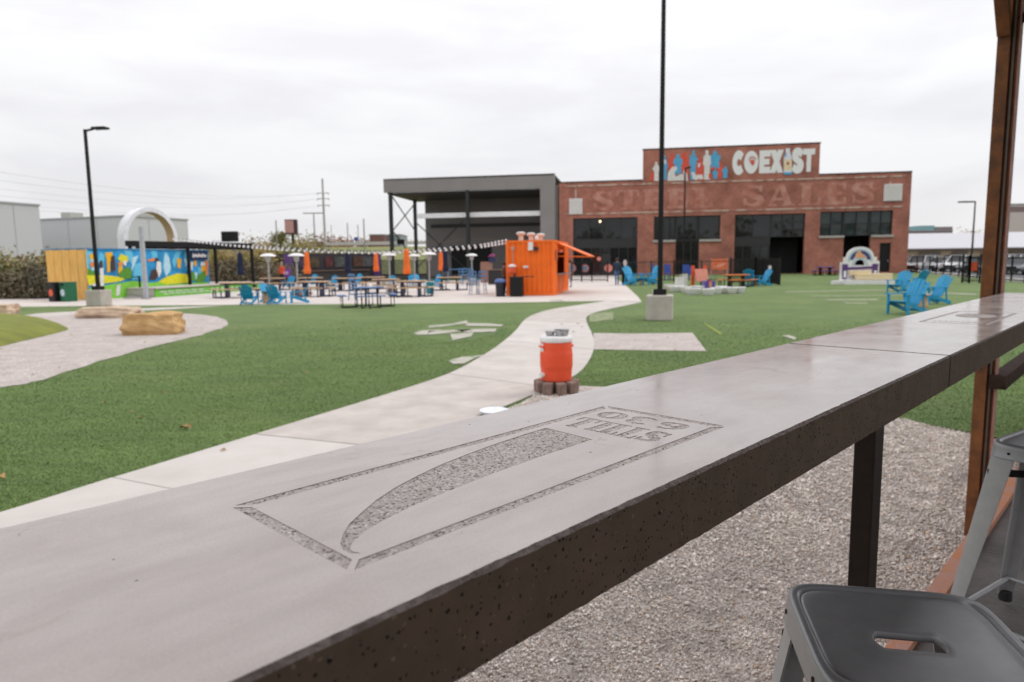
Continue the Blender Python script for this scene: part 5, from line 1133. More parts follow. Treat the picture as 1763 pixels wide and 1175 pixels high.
for k in range(4):
    a = k*math.pi/2; c, s_ = math.cos(a), math.sin(a)
    mb = MB(); pts = [( .88*math.cos(a+d), .88*math.sin(a+d)) for d in np.linspace(-.5, .5, 7)]+[(1.12*math.cos(a+d), 1.12*math.sin(a+d)) for d in np.linspace(.5, -.5, 7)]
    mb.prism(pts, .43, .47); mb.build('seat', STEELBLUE, mt)
    for d in (-.34, .34):
        mb = MB(); x, y = math.cos(a+d), math.sin(a+d); mb.tube([(x, y, .43), (x, y, .03), (.45*x, .45*y, .03)], .025, 6); mb.build('seat_leg', BLACK, mt)
    mb = MB(); mb.tube([(.38*c, .38*s_, .72), (.38*c, .38*s_, .03), (.9*c, .9*s_, .03)], .035, 6); mb.build('table_leg', BLACK, mt)
# bar stools and bar chairs in light blue
def barstool(m):
    t = thing('bar_chair', 'x', 'bar chair', (0, 0, 0), 0, 'pale blue bar chairs on the patio')
    mb = MB(); mb.box((0, 0, .72), (.36, .36, .03)); bevel(mb.build('seat', m, t), .01)
    for sx in (-1, 1):
        for sy in (-1, 1): mb = MB(); mb.bar((sx*.15, sy*.15, .71), (sx*.21, sy*.21, 0), .035); mb.build('leg', SILVER if sy < 0 else m, t)
        mb = MB(); mb.bar((sx*.16, .17, .72), (sx*.17, .21, 1.15), .03); mb.build('back_post', m, t)
    for z in (.92, 1.12): mb = MB(); mb.box((0, .20, z), (.34, .02, .09)); mb.build('back_rail', m, t)
    for s in (-1, 1): mb = MB(); mb.bar((s*.19, -.19, .25), (s*.19, .19, .25), .02); mb.build('footrest', m, t)
    return t
repeat(barstool(SKYBLUE), [(P(817, 508), R(20), 'pale blue bar chair standing out in front of its row'), (P(829, 507), R(-15), 'pale blue bar chair, right one of the front pair'), (P(813, 492), R(160), 'pale blue bar chair behind the front pair'), (P(801, 490), R(175), 'pale blue bar chair in the back row beside the brick planter'), (P(796, 491), R(30), 'pale blue bar chair at the left end of the back row'),
                           (P(612, 517), R(150), 'pale blue bar chair with a ladder back beside the blue mesh table')])
hb = thing('high_table', 'pale blue high table behind the bar chairs', 'table', P(790, 488), 0)
mb = MB(); mb.box((0, 0, 1.06), (1.9, .6, .05)); mb.build('table_top', SKYBLUE, hb)
for x in (-.8, .8): mb = MB(); mb.box((x, 0, .52), (.07, .45, 1.03)); mb.build('leg', SKYBLUE, hb)
t = thing('waste_bin', 'teal waste bin at the foot of the middle patio heater', 'bin', P(741, 506.5), 0)
mb = MB(); mb.lathe((0, 0, 0), [(.16, 0), (.17, .02), (.21, .56), (.2, .57)], 16); mb.build('bin_body', TEAL, t, smooth=True); mb = MB(); mb.lathe((0, 0, .56), [(.225, 0), (.225, .05), (.19, .06)], 16); mb.build('bin_rim', TEAL, t, smooth=True)

# ------------------------------------------------------------------ UMBRELLAS (closed) AND HEATERS
def umbrella(m, group, h=2.25, r=.17):
    t = thing('closed_umbrella', 'x', 'umbrella', (0, 0, 0), 0, group)
    mb = MB(); mb.tube([(0, 0, 0), (0, 0, h+.06)], .025, 8); mb.build('pole', CHARC, t)
    mb = MB(); n = 16; vs = []; pr = [(.03, h+.03), (.10, h-.06), (.115, h-.35), (.13, h-.62), (.12, h-.72), (.17, h-1.0), (.15, h-1.16), (.05, h-1.12)]
    for rr, z in pr: vs += [(rr*(1+.16*(k % 2))*math.cos(k*2*math.pi/n), rr*(1+.16*(k % 2))*math.sin(k*2*math.pi/n), z) for k in range(n)]
    mb.add(vs, [(i*n+k, i*n+(k+1) % n, (i+1)*n+(k+1) % n, (i+1)*n+k) for i in range(len(pr)-1) for k in range(n)]); mb.build('furled_canopy', m, t)
    mb = MB(); mb.lathe((0, 0, 0), [(.25, 0), (.25, .05), (.05, .09)], 14); mb.build('base', CHARC, t)
    return t
repeat(umbrella(ORANGECLOTH, 'closed orange umbrellas'), [(P(531, 506), 0, 'closed orange umbrella beside the second patio heater'), (P(702, 511.5), 0, 'closed orange umbrella with the widest fold, in the middle of the patio'), (P(649, 497), 0, 'closed orange umbrella in front of the canopy column'), (P(760, 495), 0, 'closed orange umbrella before the grey loading door')])
repeat(umbrella(NAVYCLOTH, 'closed navy umbrellas'), [(P(417, 509), 0, 'closed navy umbrella at the left, in front of the brown hedge'), (P(601, 501.5), 0, 'closed navy umbrella before the purple bar'), (P(768, 500), 0, 'closed navy umbrella before the grey loading door')])
def heater():
    t = thing('patio_heater', 'x', 'patio heater', (0, 0, 0), 0, 'dome topped patio heaters')
    mb = MB(); mb.lathe((0, 0, 0), [(.23, 0), (.23, .45), (.20, .5), (.06, .52)], 18); mb.build('tank_housing', SILVER, t, smooth=True)
    mb = MB(); mb.tube([(0, 0, .5), (0, 0, 1.75)], .045, 10); mb.build('pole', SILVER, t)
    mb = MB(); mb.lathe((0, 0, 1.72), [(.06, 0), (.13, .06), (.15, .28), (.08, .32)], 16); mb.build('burner', SILVER, t, smooth=True)
    mb = MB(); mb.lathe((0, 0, 2.02), [(.40, 0), (.41, .012), (.37, .06), (.24, .12), (.08, .15)], 24); mb.build('reflector_dome', WHITE, t, smooth=True)
    return t
repeat(heater(), [(P(465, 510.5), 0, 'patio heater at the left beside the hedge'), (P(513.5, 510), 0, 'patio heater left of the first orange umbrella'), (P(740, 505), 0, 'patio heater rising above the teal bin'), (P(672, 503), 0, 'patio heater left of the middle orange umbrella'), (P(715, 495), 0, 'small patio heater right of the middle orange umbrella'), (P(813, 492), 0, 'patio heater behind the pale blue bar chairs')])

# ------------------------------------------------------------------ STRING LIGHTS
BULB = mat('frosted_bulb', (.86, .85, .88), .4, var=.02)
bulb_me = None
def string(label, px, n, depths):
    global bulb_me
    pts = []
    for i in range(n):
        f = i/(n-1)*(len(px)-1); k = min(int(f), len(px)-2); g = f-k
        x = px[k][0]+(px[k+1][0]-px[k][0])*g; y = px[k][1]+(px[k+1][1]-px[k][1])*g
        pts.append(deep(x, y, depths[0]+(depths[1]-depths[0])*i/(n-1)))
    t = thing('string_lights', label, 'string lights', pts[0], 0, 'white festoon strings over the patio')
    mb = MB(); mb.tube([p-pts[0]+Vector((0, 0, .05)) for p in pts], .012, 4); mb.build('cable', BLACK, t)
    for p in pts:
        if bulb_me is None:
            mb = MB(); mb.lathe((0, 0, 0), [(.02, .05), (.045, .04), (.062, 0), (.045, -.045), (.01, -.062)], 8); o = mb.build('bulb', BULB, t, smooth=True); bulb_me = o.data
        else: o = bpy.data.objects.new('bulb', bulb_me); COL.objects.link(o); o.parent = t
        o.location = p-pts[0]
string('front string of white bulbs sagging from the pergola to the orange kiosk', [(299, 412), (342, 417), (388, 422), (440, 427), (490, 431), (560, 434.5), (640, 436), (700, 434.8), (760, 431.5), (830, 425.5), (871, 419)], 70, (38, 33))
string('back string of white bulbs hanging just behind the front string', [(356, 419), (388, 421.5), (440, 425), (490, 429), (560, 432.5), (640, 434.5), (700, 433), (760, 428.5), (830, 422), (871, 414)], 62, (43, 35))
string('second back string of bulbs crossing near the pergola speaker', [(366, 416), (400, 419), (440, 422.5), (500, 428), (560, 431)], 24, (45, 42))

# ------------------------------------------------------------------ PURPLE BAR CONTAINER and low walls behind the patio
pb0 = P(491, 489); pb1 = P(656, 484); pbd = pb1-pb0; pba = math.atan2(pbd.y, pbd.x); pbl = pbd.length
pb = thing('bar_container', 'long dark container bar with purple ends and dim artwork behind the patio', 'container bar', pb0, pba)
mb = MB(); mb.box((pbl/2, 1.25, 1.25), (pbl, 2.4, 2.45)); mb.build('container_body', mat('bar_dark', (.022, .018, .026), .6), pb)
for x in (.35, pbl-.3): mb = MB(); mb.box((x, -.01, 1.22), (.7, .10, 2.42)); mb.build('purple_panel', PURPLE, pb)
artc = [((0.066, 0.0435, 0.021), 3.0, 1.2), ((0.084, 0.0174, 0.021), 4.9, .7), ((0.0615, 0.0705, 0.066), 6.1, .9), ((0.0345, 0.0255, 0.057), 1.8, .9), ((0.075, 0.0345, 0.0174), 8.3, .9), ((0.066, 0.066, 0.066), 9.6, 1.2)]
for k, (c, x, w_) in enumerate(artc):
    mb = MB(); f = x/11*pbl; mb.box((f, -.02, 1.75), (w_, .05, .85)); mb.build('art_panel', mat('bar_art_%d' % k, c, .7, 0, .5, 3), pb)
mb = MB(); mb.box((pbl*.5, -.25, 1.02), (pbl*.72, .45, .06)); mb.build('bar_counter_top', mat('bar_wood', (.18, .115, .08), .6), pb)
mb = MB(); mb.box((pbl*.5, -.08, .5), (pbl*.72, .08, 1.0)); mb.build('bar_front', mat('bar_front', (.055, .05, .05), .6), pb)
t = thing('purple_sign', 'purple freestanding sign beside the person in orange', 'sign', P(494, 495), 0)
mb = MB(); mb.box((0, 0, 1.0), (.55, .06, .62)); mb.build('sign_board', mat('lilac_sign', (.20, .07, .34), .6), t)
mb = MB(); mb.box((0, -.035, 1.0), (.32, .008, .2)); mb.build('sign_print', mat('lilac_print', (.55, .45, .7), .6), t)
for s in (-.2, .2): mb = MB(); mb.box((s, 0, .35), (.04, .04, .7)); mb.build('leg', CHARC, t)
bw = thing('planter', 'brick planter box with pink flowers before the grey building', 'planter', P(838, 487), 0)
mb = MB(); mb.box((0, 0, .8), (.9, .6, 1.6)); mb.build('planter_box', mat('rosy_brick', (.30, .16, .12), .9, 0, .15, 3), bw)
mb = MB(); mb.box((.45, -.2, 1.75), (.5, .4, .35)); mb.build('navy_pot', NAVY, bw)
for k in range(14):
    mb = MB(); mb.lathe((.45+random.uniform(-.25, .25), -.2+random.uniform(-.15, .15), 1.95+random.uniform(0, .18)), [(.02, 0), (.06, .03), (.02, .07)], 6); mb.build('flower', mat('pink_petals', (.5, .08, .28), .7), bw)
sc = thing('service_counter', 'dark wooden topped service counter left of the orange kiosk', 'counter', P(858, 490), 0)
mb = MB(); mb.box((0, 0, .5), (1.4, .5, 1.0)); mb.build('counter_body', CHARC, sc); mb = MB(); mb.box((0, 0, 1.03), (1.6, .65, .06)); mb.build('counter_top', mat('bar_wood', (.18, .115, .08)), sc)
pf = thing('patio_wall', 'low dark planting wall along the back of the patio', 'low wall', P(640, 487), 0)
a, b = P(640, 487.3), P(868, 481.5)
mb = MB(); mb.bar((0, 0, .25), (b-a)+Vector((0, 0, .25)), .3, .5); mb.build('wall_body', mat('dark_wall', (.045, .04, .038), .8), pf)
mb = MB(); mb.bar((0, -.3, .08), (b-a)+Vector((0, -.3, .08)), .5, .16); mb.build('planting_strip', mat('plant_strip', (.06, .10, .03), .9, 0, .5, 3), pf)

# ------------------------------------------------------------------ PROPS ON THE LAWN BEFORE THE BRICK BUILDING
sp0 = P(1478, 489); sg = thing('photo_prop', 'white arched photo prop with purple trim and a cream bench on the far lawn', 'photo prop', sp0, R(-9))
mb = MB()
out = [(-1.22, .15), (-1.10, .15), (-1.10, 1.32), (-.93, 1.32), (-.93, 1.62), (-.78, 1.62)]+[(.78*math.cos(math.pi-a*math.pi/14), 1.62+.62*math.sin(a*math.pi/14)) for a in range(1, 14)]+[(.78, 1.62), (.95, 1.62), (.95, 1.38), (1.1, 1.38), (1.1, .15)]
hole = [(.30*math.cos(math.pi*a/10), 1.12+.40*math.sin(math.pi*a/10)) for a in range(11)]
ring_o = out; pts = [Vector(p) for p in out+hole]; no = len(out); nh = len(hole)
vs, es, fs, *_ = delaunay_2d_cdt(pts, [(i, (i+1) % no) for i in range(no)]+[(no+i, no+(i+1) % nh) for i in range(nh)], [], 1, 1e-6)
keep = [f for f in fs if not inside(sum(vs[i][0] for i in f)/len(f), sum(vs[i][1] for i in f)/len(f), hole)]
for y in (-.09, .09): mb.add([(v[0], y, v[1]) for v in vs], [tuple(f) for f in keep])
for ring in (out, hole):
    for i in range(len(ring)):
        a, b = ring[i], ring[(i+1) % len(ring)]; mb.quad((a[0], -.09, a[1]), (b[0], -.09, b[1]), (b[0], .09, b[1]), (a[0], .09, a[1]))
mb.build('arch_panel', WHITE, sg)
def vp(nm, poly, m, y0, y1): q = MB(); q.vprism(poly, y0, y1); return q.build(nm, m, sg)
band = lambda r0, r1, a0, a1, cz: [(r1*math.cos(R(a)), cz+r1*math.sin(R(a))) for a in np.linspace(a0, a1, 14)]+[(r0*math.cos(R(a)), cz+r0*math.sin(R(a))) for a in np.linspace(a1, a0, 14)]
PALEB = mat('pale_blue_trim', (.42, .56, .64), .6)
vp('blue_trim', band(.60, .70, -5, 185, 1.42), PALEB, -.12, -.085); vp('purple_arch', band(.40, .59, 5, 175, 1.42), mat('indigo_trim', (.06, .055, .20), .6), -.125, -.085)
vp('peach_motif', [(-.33, 1.58), (-.25, 1.9), (-.05, 2.02), (.05, 1.86), (.24, 1.66), (.33, 1.58)], mat('peach_motif', (.72, .38, .2), .7), -.135, -.085)
vp('inner_trim', band(.36, .46, 0, 180, 1.10), PALEB, -.13, -.085)
vp('purple_rail', [(-.85, .86), (.85, .92), (.85, 1.06), (-.85, 1.0)], PURPLE, -.14, -.085)
for s in (-1, 1): vp('purple_column', [(s*.86-.12, .32), (s*.86+.12, .32), (s*.86+.16, 1.2), (s*.86-.16, 1.2)], PURPLE, -.16, -.085); vp('white_plaque', [(s*.86-.07, .4), (s*.86+.07, .4), (s*.86+.07, .8), (s*.86-.07, .8)], WHITE, -.19, -.155)
mb = MB(); mb.box((.62, -.62, .45), (2.0, .5, .36)); bevel(mb.build('bench', CREAM, sg), .04); mb = MB(); mb.box((-.05, -.28, .66), (1.2, .24, .28)); bevel(mb.build('bench_back', CREAM, sg), .04)
mb = MB(); mb.box((.3, -.55, .13), (2.7, 1.05, .26)); mb.build('bench_plinth', WHITE, sg); mb = MB(); mb.prism([(-1.75, -.5), (-1.0, -.6), (-1.0, .2), (-1.4, .2)], 0, .2); mb.build('snow_mound', WHITE, sg)
# giant connect board
cb = thing('game_board', 'red lawn game board with rows of pale holes on two posts', 'game board', P(1207, 493), R(12))
mb = MB(); mb.bar((0, -.12, .28), (0, .10, 1.02), .80, .07, upv=(0, 0, 1)); o = mb.build('board', mat('salmon_red', (.80, .20, .13), .5), cb)
mb = MB()
for i in range(6):
    for j in range(7):
        f = (i+.5)/6; x = -.345+.115*j; c = Vector((x, -.12+.22*f-.060, .28+.74*f)); mb.add([c+Vector((.04*math.cos(k*math.pi/4), -.001, .04*math.sin(k*math.pi/4))) for k in range(8)], [tuple(range(8))])
mb.build('holes', mat('pale_holes', (.78, .62, .55), .7), cb, kind='stuff')
mb = MB(); mb.box((0, .02, .25), (.08, .06, .5)); mb.build('stand', BLACK, cb)
for s in (-.38, .42): mb = MB(); mb.box((s, .35, .62), (.17, .1, 1.24)); mb.build('red_post', REDORANGE, cb)
t = thing('orange_banner', 'orange rectangular banner hung on the far fence beside the brick pier', 'banner', P(1238, 484), R(-9))
mb = MB(); mb.box((0, 0, 1.22), (1.12, .05, .78)); mb.build('banner_sheet', mat('banner_orange', (.78, .17, .07), .6), t)
mb = MB(); mb.vprism([(-.45, .98), (.1, 1.0), (.45, 1.25), (.3, 1.3), (-.3, 1.12)], -.034, -.028); mb.build('banner_stripe', mat('banner_pale', (.8, .32, .22), .6), t)
for s in (-.56, .56): mb = MB(); mb.box((s, .06, .82), (.06, .06, 1.64)); mb.build('pole', SILVER, t)
# row of white pots, white pedestals, striped box
px = [(1152, 500), (1159, 503.5), (1169, 502), (1180, 504.5), (1189, 508), (1199, 503), (1207, 503.5), (1219, 509), (1233, 506.5), (1241, 503.5), (1251, 505.5), (1259, 506), (1273, 505.5), (1196, 508), (1134, 512)]
ph = ['at the left end of the row', 'second from the left end of the row', 'just left of the white pedestal', 'under the white pedestal', 'nearest the camera left of the striped box', 'behind the near pot', 'behind the striped box', 'directly in front of the striped box', 'right of the striped box', 'behind the pot right of the striped box', 'third from the right end', 'second from the right end', 'alone at the right end of the row', 'touching the near pot', 'beside the lamp post base']
pot = thing('white_pot', 'x', 'pot', (0, 0, 0), 0, 'white lawn pots in a row')
mb = MB(); mb.lathe((0, 0, 0), [(.20, 0), (.22, .02), (.27, .26), (.25, .27)], 18); mb.build('pot_body', WHITE, pot, smooth=True)
mb = MB(); mb.lathe((0, 0, .25), [(.275, 0), (.285, .02), (.275, .05), (.23, .05), (.22, .02), (.02, .0)], 18); mb.build('pot_rim', WHITE, pot, smooth=True)
repeat(pot, [(P(*c), 0, 'white round pot on the lawn, '+h) for c, h in zip(px, ph)])
for x, y, h, w_, l, m in ((1169.5, 500, .62, .36, 'white pedestal column standing behind the row of white pots', WHITE), (1179, 494, .78, .26, 'grey white pillar with a dark top behind the white pedestal', OFFW)):
    t = thing('pedestal', l, 'pedestal', P(x, y), R(10)); mb = MB(); mb.box((0, 0, h/2), (w_, w_, h)); bevel(mb.build('pedestal_shaft', m, t), .02); mb = MB(); mb.box((0, 0, h+.02), (w_*1.1, w_*1.1, .05)); mb.build('pedestal_cap', m if h < .7 else CHARC, t)
t = thing('striped_box', 'blue and red striped box standing among the white pots', 'box', P(1220, 503.5), R(5))
mb = MB(); mb.box((0, 0, .3), (.5, .36, .52)); mb.build('box_body', mat('box_blue', (.10, .07, .34), .5), t); mb = MB(); mb.box((0, -.19, .32), (.18, .03, .5)); mb.build('red_stripe', mat('box_pink', (.62, .12, .14), .5), t); mb = MB(); mb.lathe((0, -.2, .36), [(.05, -.12), (.07, 0), (.04, .12)], 8); mb.build('tan_emblem', WOOD, t); mb = MB(); mb.lathe((0, 0, .56), [(.12, 0), (.1, .06)], 10); mb.build('lid', CHARC, t)
# royal blue upright chairs against the brick wall
def upchair(m):
    t = thing('folding_chair', 'x', 'chair', (0, 0, 0), 0, 'royal blue chairs by the brick wall')
    mb = MB(); mb.box((0, 0, .46), (.48, .46, .04)); mb.build('seat', m, t); mb = MB(); mb.bar((0, .22, .5), (0, .30, 1.08), .48, .03); mb.build('backrest', m, t)
    for sx in (-.21, .21):
        for sy in (-.2, .2): mb = MB(); mb.box((sx, sy, .22), (.04, .04, .44)); mb.build('leg', m, t)
    return t
repeat(upchair(ROYAL), [(P(1130, 484.5), R(100), 'royal blue chair half hidden by the tall lamp post', 1.25), (P(1152, 483.5), R(20), 'royal blue chair against the brick wall right of the lamp post', 1.15), (P(1180, 482), R(-20), 'royal blue chair behind the grey white pillar', 1.1), (P(1192, 483), R(15), 'royal blue chair just left of the game board', .95)])

# ------------------------------------------------------------------ FENCES
def fence(label, pts, h, step, m, pick=.12, name='iron_fence', signs=(), mesh=False):
    a0 = pts[0]; t = thing(name, label, 'fence', a0, 0)
    infill = MB()
    for a, b in zip(pts[:-1], pts[1:]):
        a_, b_ = a-a0, b-a0; n = max(1, round((b-a).length/step))
        for k in range(n+1):
            q = a_.lerp(b_, k/n); mb = MB(); mb.box((q.x, q.y, h/2+.03), (.08, .08, h+.06)); mb.build('post', m, t)
        for z in (.15, h-.06): mb = MB(); mb.bar(a_+Vector((0, 0, z)), b_+Vector((0, 0, z)), .04, .05); mb.build('rail', m, t)
        k = int((b-a).length/pick)
        for i in range(k):
            q = a_.lerp(b_, (i+.5)/k); pick < 1 and infill.box((q.x, q.y, h/2), (.016, .016, h-.1))
    if infill.v: infill.build('pickets', m, t, kind='stuff')
    return t
fence('black iron fence along the kerb of the car park', [P(1568, 469), P(1612, 473), P(1700, 481.5), P(1790, 490)], 1.5, 2.6, BLACK, 1.0)
gt = fence('black gate enclosure with an orange notice beside the car park fence', [P(1656, 487), P(1668, 488.2), P(1686, 488)], 1.62, .9, BLACK)
o0 = gt.location; q = P(1674, 488)-o0; mb = MB(); mb.box((q.x, q.y-.06, .98), (.34, .03, .52)); mb.build('notice', REDORANGE, gt)
fence('black screened fence run in front of the glazed bay', [P(1257, 489), P(1300, 487.5), P(1342, 491.5)], 1.62, 1.4, BLACK, .05, 'screen_fence')
fence('thin dark fence line crossing in front of the brick wall', [P(1079, 488), P(1160, 485), P(1256, 485)], 1.5, 2.6, CHARC, .6, 'wire_fence')
rf = fence('black rail fence with round signs before the left glazed bay', [P(984, 485.5), P(1019, 485.5), P(1046, 486)], 1.5, 1.05, BLACK, .1, 'rail_fence')
o0 = rf.location
for i, (x, y) in enumerate(((985, 485.3), (1007, 485.3), (1047, 485.8))):
    q = P(x, y)-o0; mb = MB(); mb.lathe((0, 0, 0), [(.30, 0), (.30, .02)], 18); o = mb.build('round_sign', mat('salmon_sign', (.75, .25, .2)), rf); o.rotation_euler = (R(90), 0, 0); o.location = (q.x, q.y-.06, 1.02)
    if i < 2: mb = MB(); mb.lathe((0, 0, 0), [(.22, 0), (.22, .012)], 18); d = mb.build('sign_disc', mat('sign_blue_grey', (.22, .27, .38), .6), o); d.location = (0, 0, .021)
fence('dark screened fence run under the left end of the grey canopy', [P(657, 485), P(700, 483), P(738, 481.5)], 1.9, 2.0, CHARC, .045, 'screen_fence')
t = thing('gate_post', 'thick black gate post with a white oval notice beside the walking person', 'gate post', P(1075, 490.5), R(-10))
mb = MB(); mb.box((0, 0, .85), (.34, .14, 1.7)); mb.build('post_body', BLACK, t); mb = MB(); mb.lathe((0, 0, 0), [(.12, 0), (.12, .012)], 14, 1, 1.7); o = mb.build('notice', mat('pale_pink_notice', (.72, .55, .55), .6), t); o.rotation_euler = (R(90), 0, R(0)); o.location = (.03, -.075, 1.42)
t = thing('notice_board', 'two small white notices on posts before the black screened fence', 'notice', P(1324, 491), 0)
for x, z in ((0, 1.02), (.52, 1.08)): mb = MB(); mb.box((x, -.04, z), (.17, .03, .30)); mb.build('notice_sheet', WHITE, t); mb = MB(); mb.box((x, 0, .6), (.05, .05, 1.2)); mb.build('post', BLACK, t)
t = thing('chain_fence', 'low wire fence in front of the scrub on the left', 'fence', P(-60, 514), 0)
o0 = P(-60, 514)
for x in (-60, -20, 20, 62): q = P(x, 513.5-.01*x)-o0; mb = MB(); mb.box((q.x, q.y, .6), (.06, .06, 1.2)); mb.build('post', SILVER if x == 62 else CHARC, t)
a, b = P(-60, 514)-o0, P(76, 512.8)-o0
for z in (.5, 1.15): mb = MB(); mb.bar(a+Vector((0, 0, z)), b+Vector((0, 0, z)), .03); mb.build('wire', CHARC, t)
hf = fence('dark fence along the hedge behind the red chairs', [P(364, 486), P(430, 484.5), P(492, 483)], 1.1, 2.4, CHARC, .12, 'hedge_fence')
repeat(adirondack(mat('red_plastic', (.50, .035, .04), .5)), [])
red = [o for o in COL.objects if o.name.startswith('adirondack_chair') and o.parent is None and o.get('label') == 'x'][0]
red['group'] = 'red adirondack chairs by the hedge'
repeat(red, [(P(394, 490.5), R(10), 'red chair farthest left by the hedge fence'), (P(432, 490), R(-10), 'red chair right of the navy umbrella by the hedge'), (P(459, 491), R(60), 'red chair turned sideways left of the left patio heater')])

# ------------------------------------------------------------------ PEOPLE
def person(label, loc, rz, top, legs, hair, stride=.18, arms=((.1, .05), (-.1, .05)), hgt=1.74, sit=False):
    me = bpy.data.meshes.new('person'); k = hgt/1.74
    J = dict(pel=(0, 0, .95), bel=(0, .01, 1.1), che=(0, .01, 1.32), nec=(0, 0, 1.47), hd0=(0, -.01, 1.56), hd1=(0, -.015, 1.66), hd2=(0, -.005, 1.72))
    Rr = dict(pel=(.15, .11), bel=(.135, .10), che=(.165, .115), nec=(.06, .06), hd0=(.072, .08), hd1=(.085, .098), hd2=(.06, .07))
    E_ = [('pel', 'bel'), ('bel', 'che'), ('che', 'nec'), ('nec', 'hd0'), ('hd0', 'hd1'), ('hd1', 'hd2')]
    for s, nm, st in ((-1, 'l', stride), (1, 'r', -stride)):
        J[nm+'hip'] = (s*.09, 0, .90); J[nm+'kn'] = (s*.10, -st*.55-.02, .50); J[nm+'an'] = (s*.10, -st*.9+.04, .09); J[nm+'to'] = (s*.115, -st*.9-.12, .045)
        Rr[nm+'hip'] = (.095, .1); Rr[nm+'kn'] = (.062, .065); Rr[nm+'an'] = (.042, .045); Rr[nm+'to'] = (.045, .035)
        E_ += [('pel', nm+'hip'), (nm+'hip', nm+'kn'), (nm+'kn', nm+'an'), (nm+'an', nm+'to')]
        sw, fo = arms[0 if s < 0 else 1]
        J[nm+'sh'] = (s*.185, 0, 1.40); J[nm+'el'] = (s*.245, sw*.5+.02, 1.14); J[nm+'wr'] = (s*.25, sw-fo*4*.25-.05, .92+fo*1.2); J[nm+'ha'] = (s*.245, sw-fo*4*.32-.08, .83+fo*1.6)
        Rr[nm+'sh'] = (.07, .07); Rr[nm+'el'] = (.046, .046); Rr[nm+'wr'] = (.032, .032); Rr[nm+'ha'] = (.038, .025)
        E_ += [('che', nm+'sh'), (nm+'sh', nm+'el'), (nm+'el', nm+'wr'), (nm+'wr', nm+'ha')]
    keys = list(J); me.from_pydata([tuple(c*k for c in J[q]) for q in keys], [(keys.index(a), keys.index(b)) for a, b in E_], [])
    o = bpy.data.objects.new('person_tmp', me); COL.objects.link(o)
    sk = o.modifiers.new('skin', 'SKIN'); sk.use_smooth_shade = True
    for i, q in enumerate(keys): me.skin_vertices[0].data[i].radius = (Rr[q][0]*k, Rr[q][1]*k); me.skin_vertices[0].data[i].use_root = q == 'pel'
    sb = o.modifiers.new('sub', 'SUBSURF'); sb.levels = 1; sb.render_levels = 1
    dg = bpy.context.evaluated_depsgraph_get(); m2 = bpy.data.meshes.new_from_object(o.evaluated_get(dg)); bpy.data.objects.remove(o); m2.name = 'person'
    m2.materials.clear()
    for m in (SKIN, top, legs, RUBBER): m2.materials.append(m)
    for p in m2.polygons:
        c = p.center/k; p.use_smooth = True
        p.material_index = 3 if c.z < .09 else 2 if c.z < .93 and abs(c.x) < .215 else 1 if c.z < 1.475 and (abs(c.x) < .215 or c.z > .9) else 0
    p = bpy.data.objects.new('person', m2); COL.objects.link(p); p.location = loc; p.rotation_euler = (0, 0, rz)
    tag(p, label, 'person')
    mb = MB(); n = 14
    mb.lathe((0, .012*k, 1.60*k), [(.088*k, -.05), (.104*k, .0), (.106*k, .06), (.09*k, .12), (.04*k, .15)], n, .9, 1.04); h_ = mb.build('hair', hair, p, smooth=True)
    return p
HAIR = mat('brown_hair', (.05, .028, .018), .7); FAIR = mat('fair_hair', (.35, .26, .2), .7)
DENIM = mat('denim', (.075, .14, .27), .85); JACK = mat('navy_jacket', (.02, .035, .06), .85); BLACKCL = mat('black_cloth', (.015, .015, .017), .9)
person('person in a dark navy jacket and jeans walking away near the gate', P(1062, 491.5), R(180), JACK, DENIM, HAIR, .22)
person('person in an orange top standing beside the purple sign', P(486.5, 495.5), R(-30), mat('orange_top', (.70, .09, .025), .8), BLACKCL, FAIR, .05, ((.05, .12), (-.05, .1)))
person('person in a brown top standing left of the orange kiosk', P(868.5, 505), R(80), mat('brown_top', (.13, .085, .075), .85), BLACKCL, HAIR, .1, hgt=1.6)
person('person in a red jacket standing at the far end of the mural', P(368, 489.5), R(40), mat('red_jacket', (.45, .07, .04), .8), BLACKCL, HAIR, .06, hgt=1.5)
person('person in grey clothes standing at the right side of the kiosk', P(980, 495.5), R(-80), mat('grey_top', (.22, .20, .19), .85), mat('grey_trousers', (.25, .24, .24), .9), HAIR, .1, hgt=1.68)

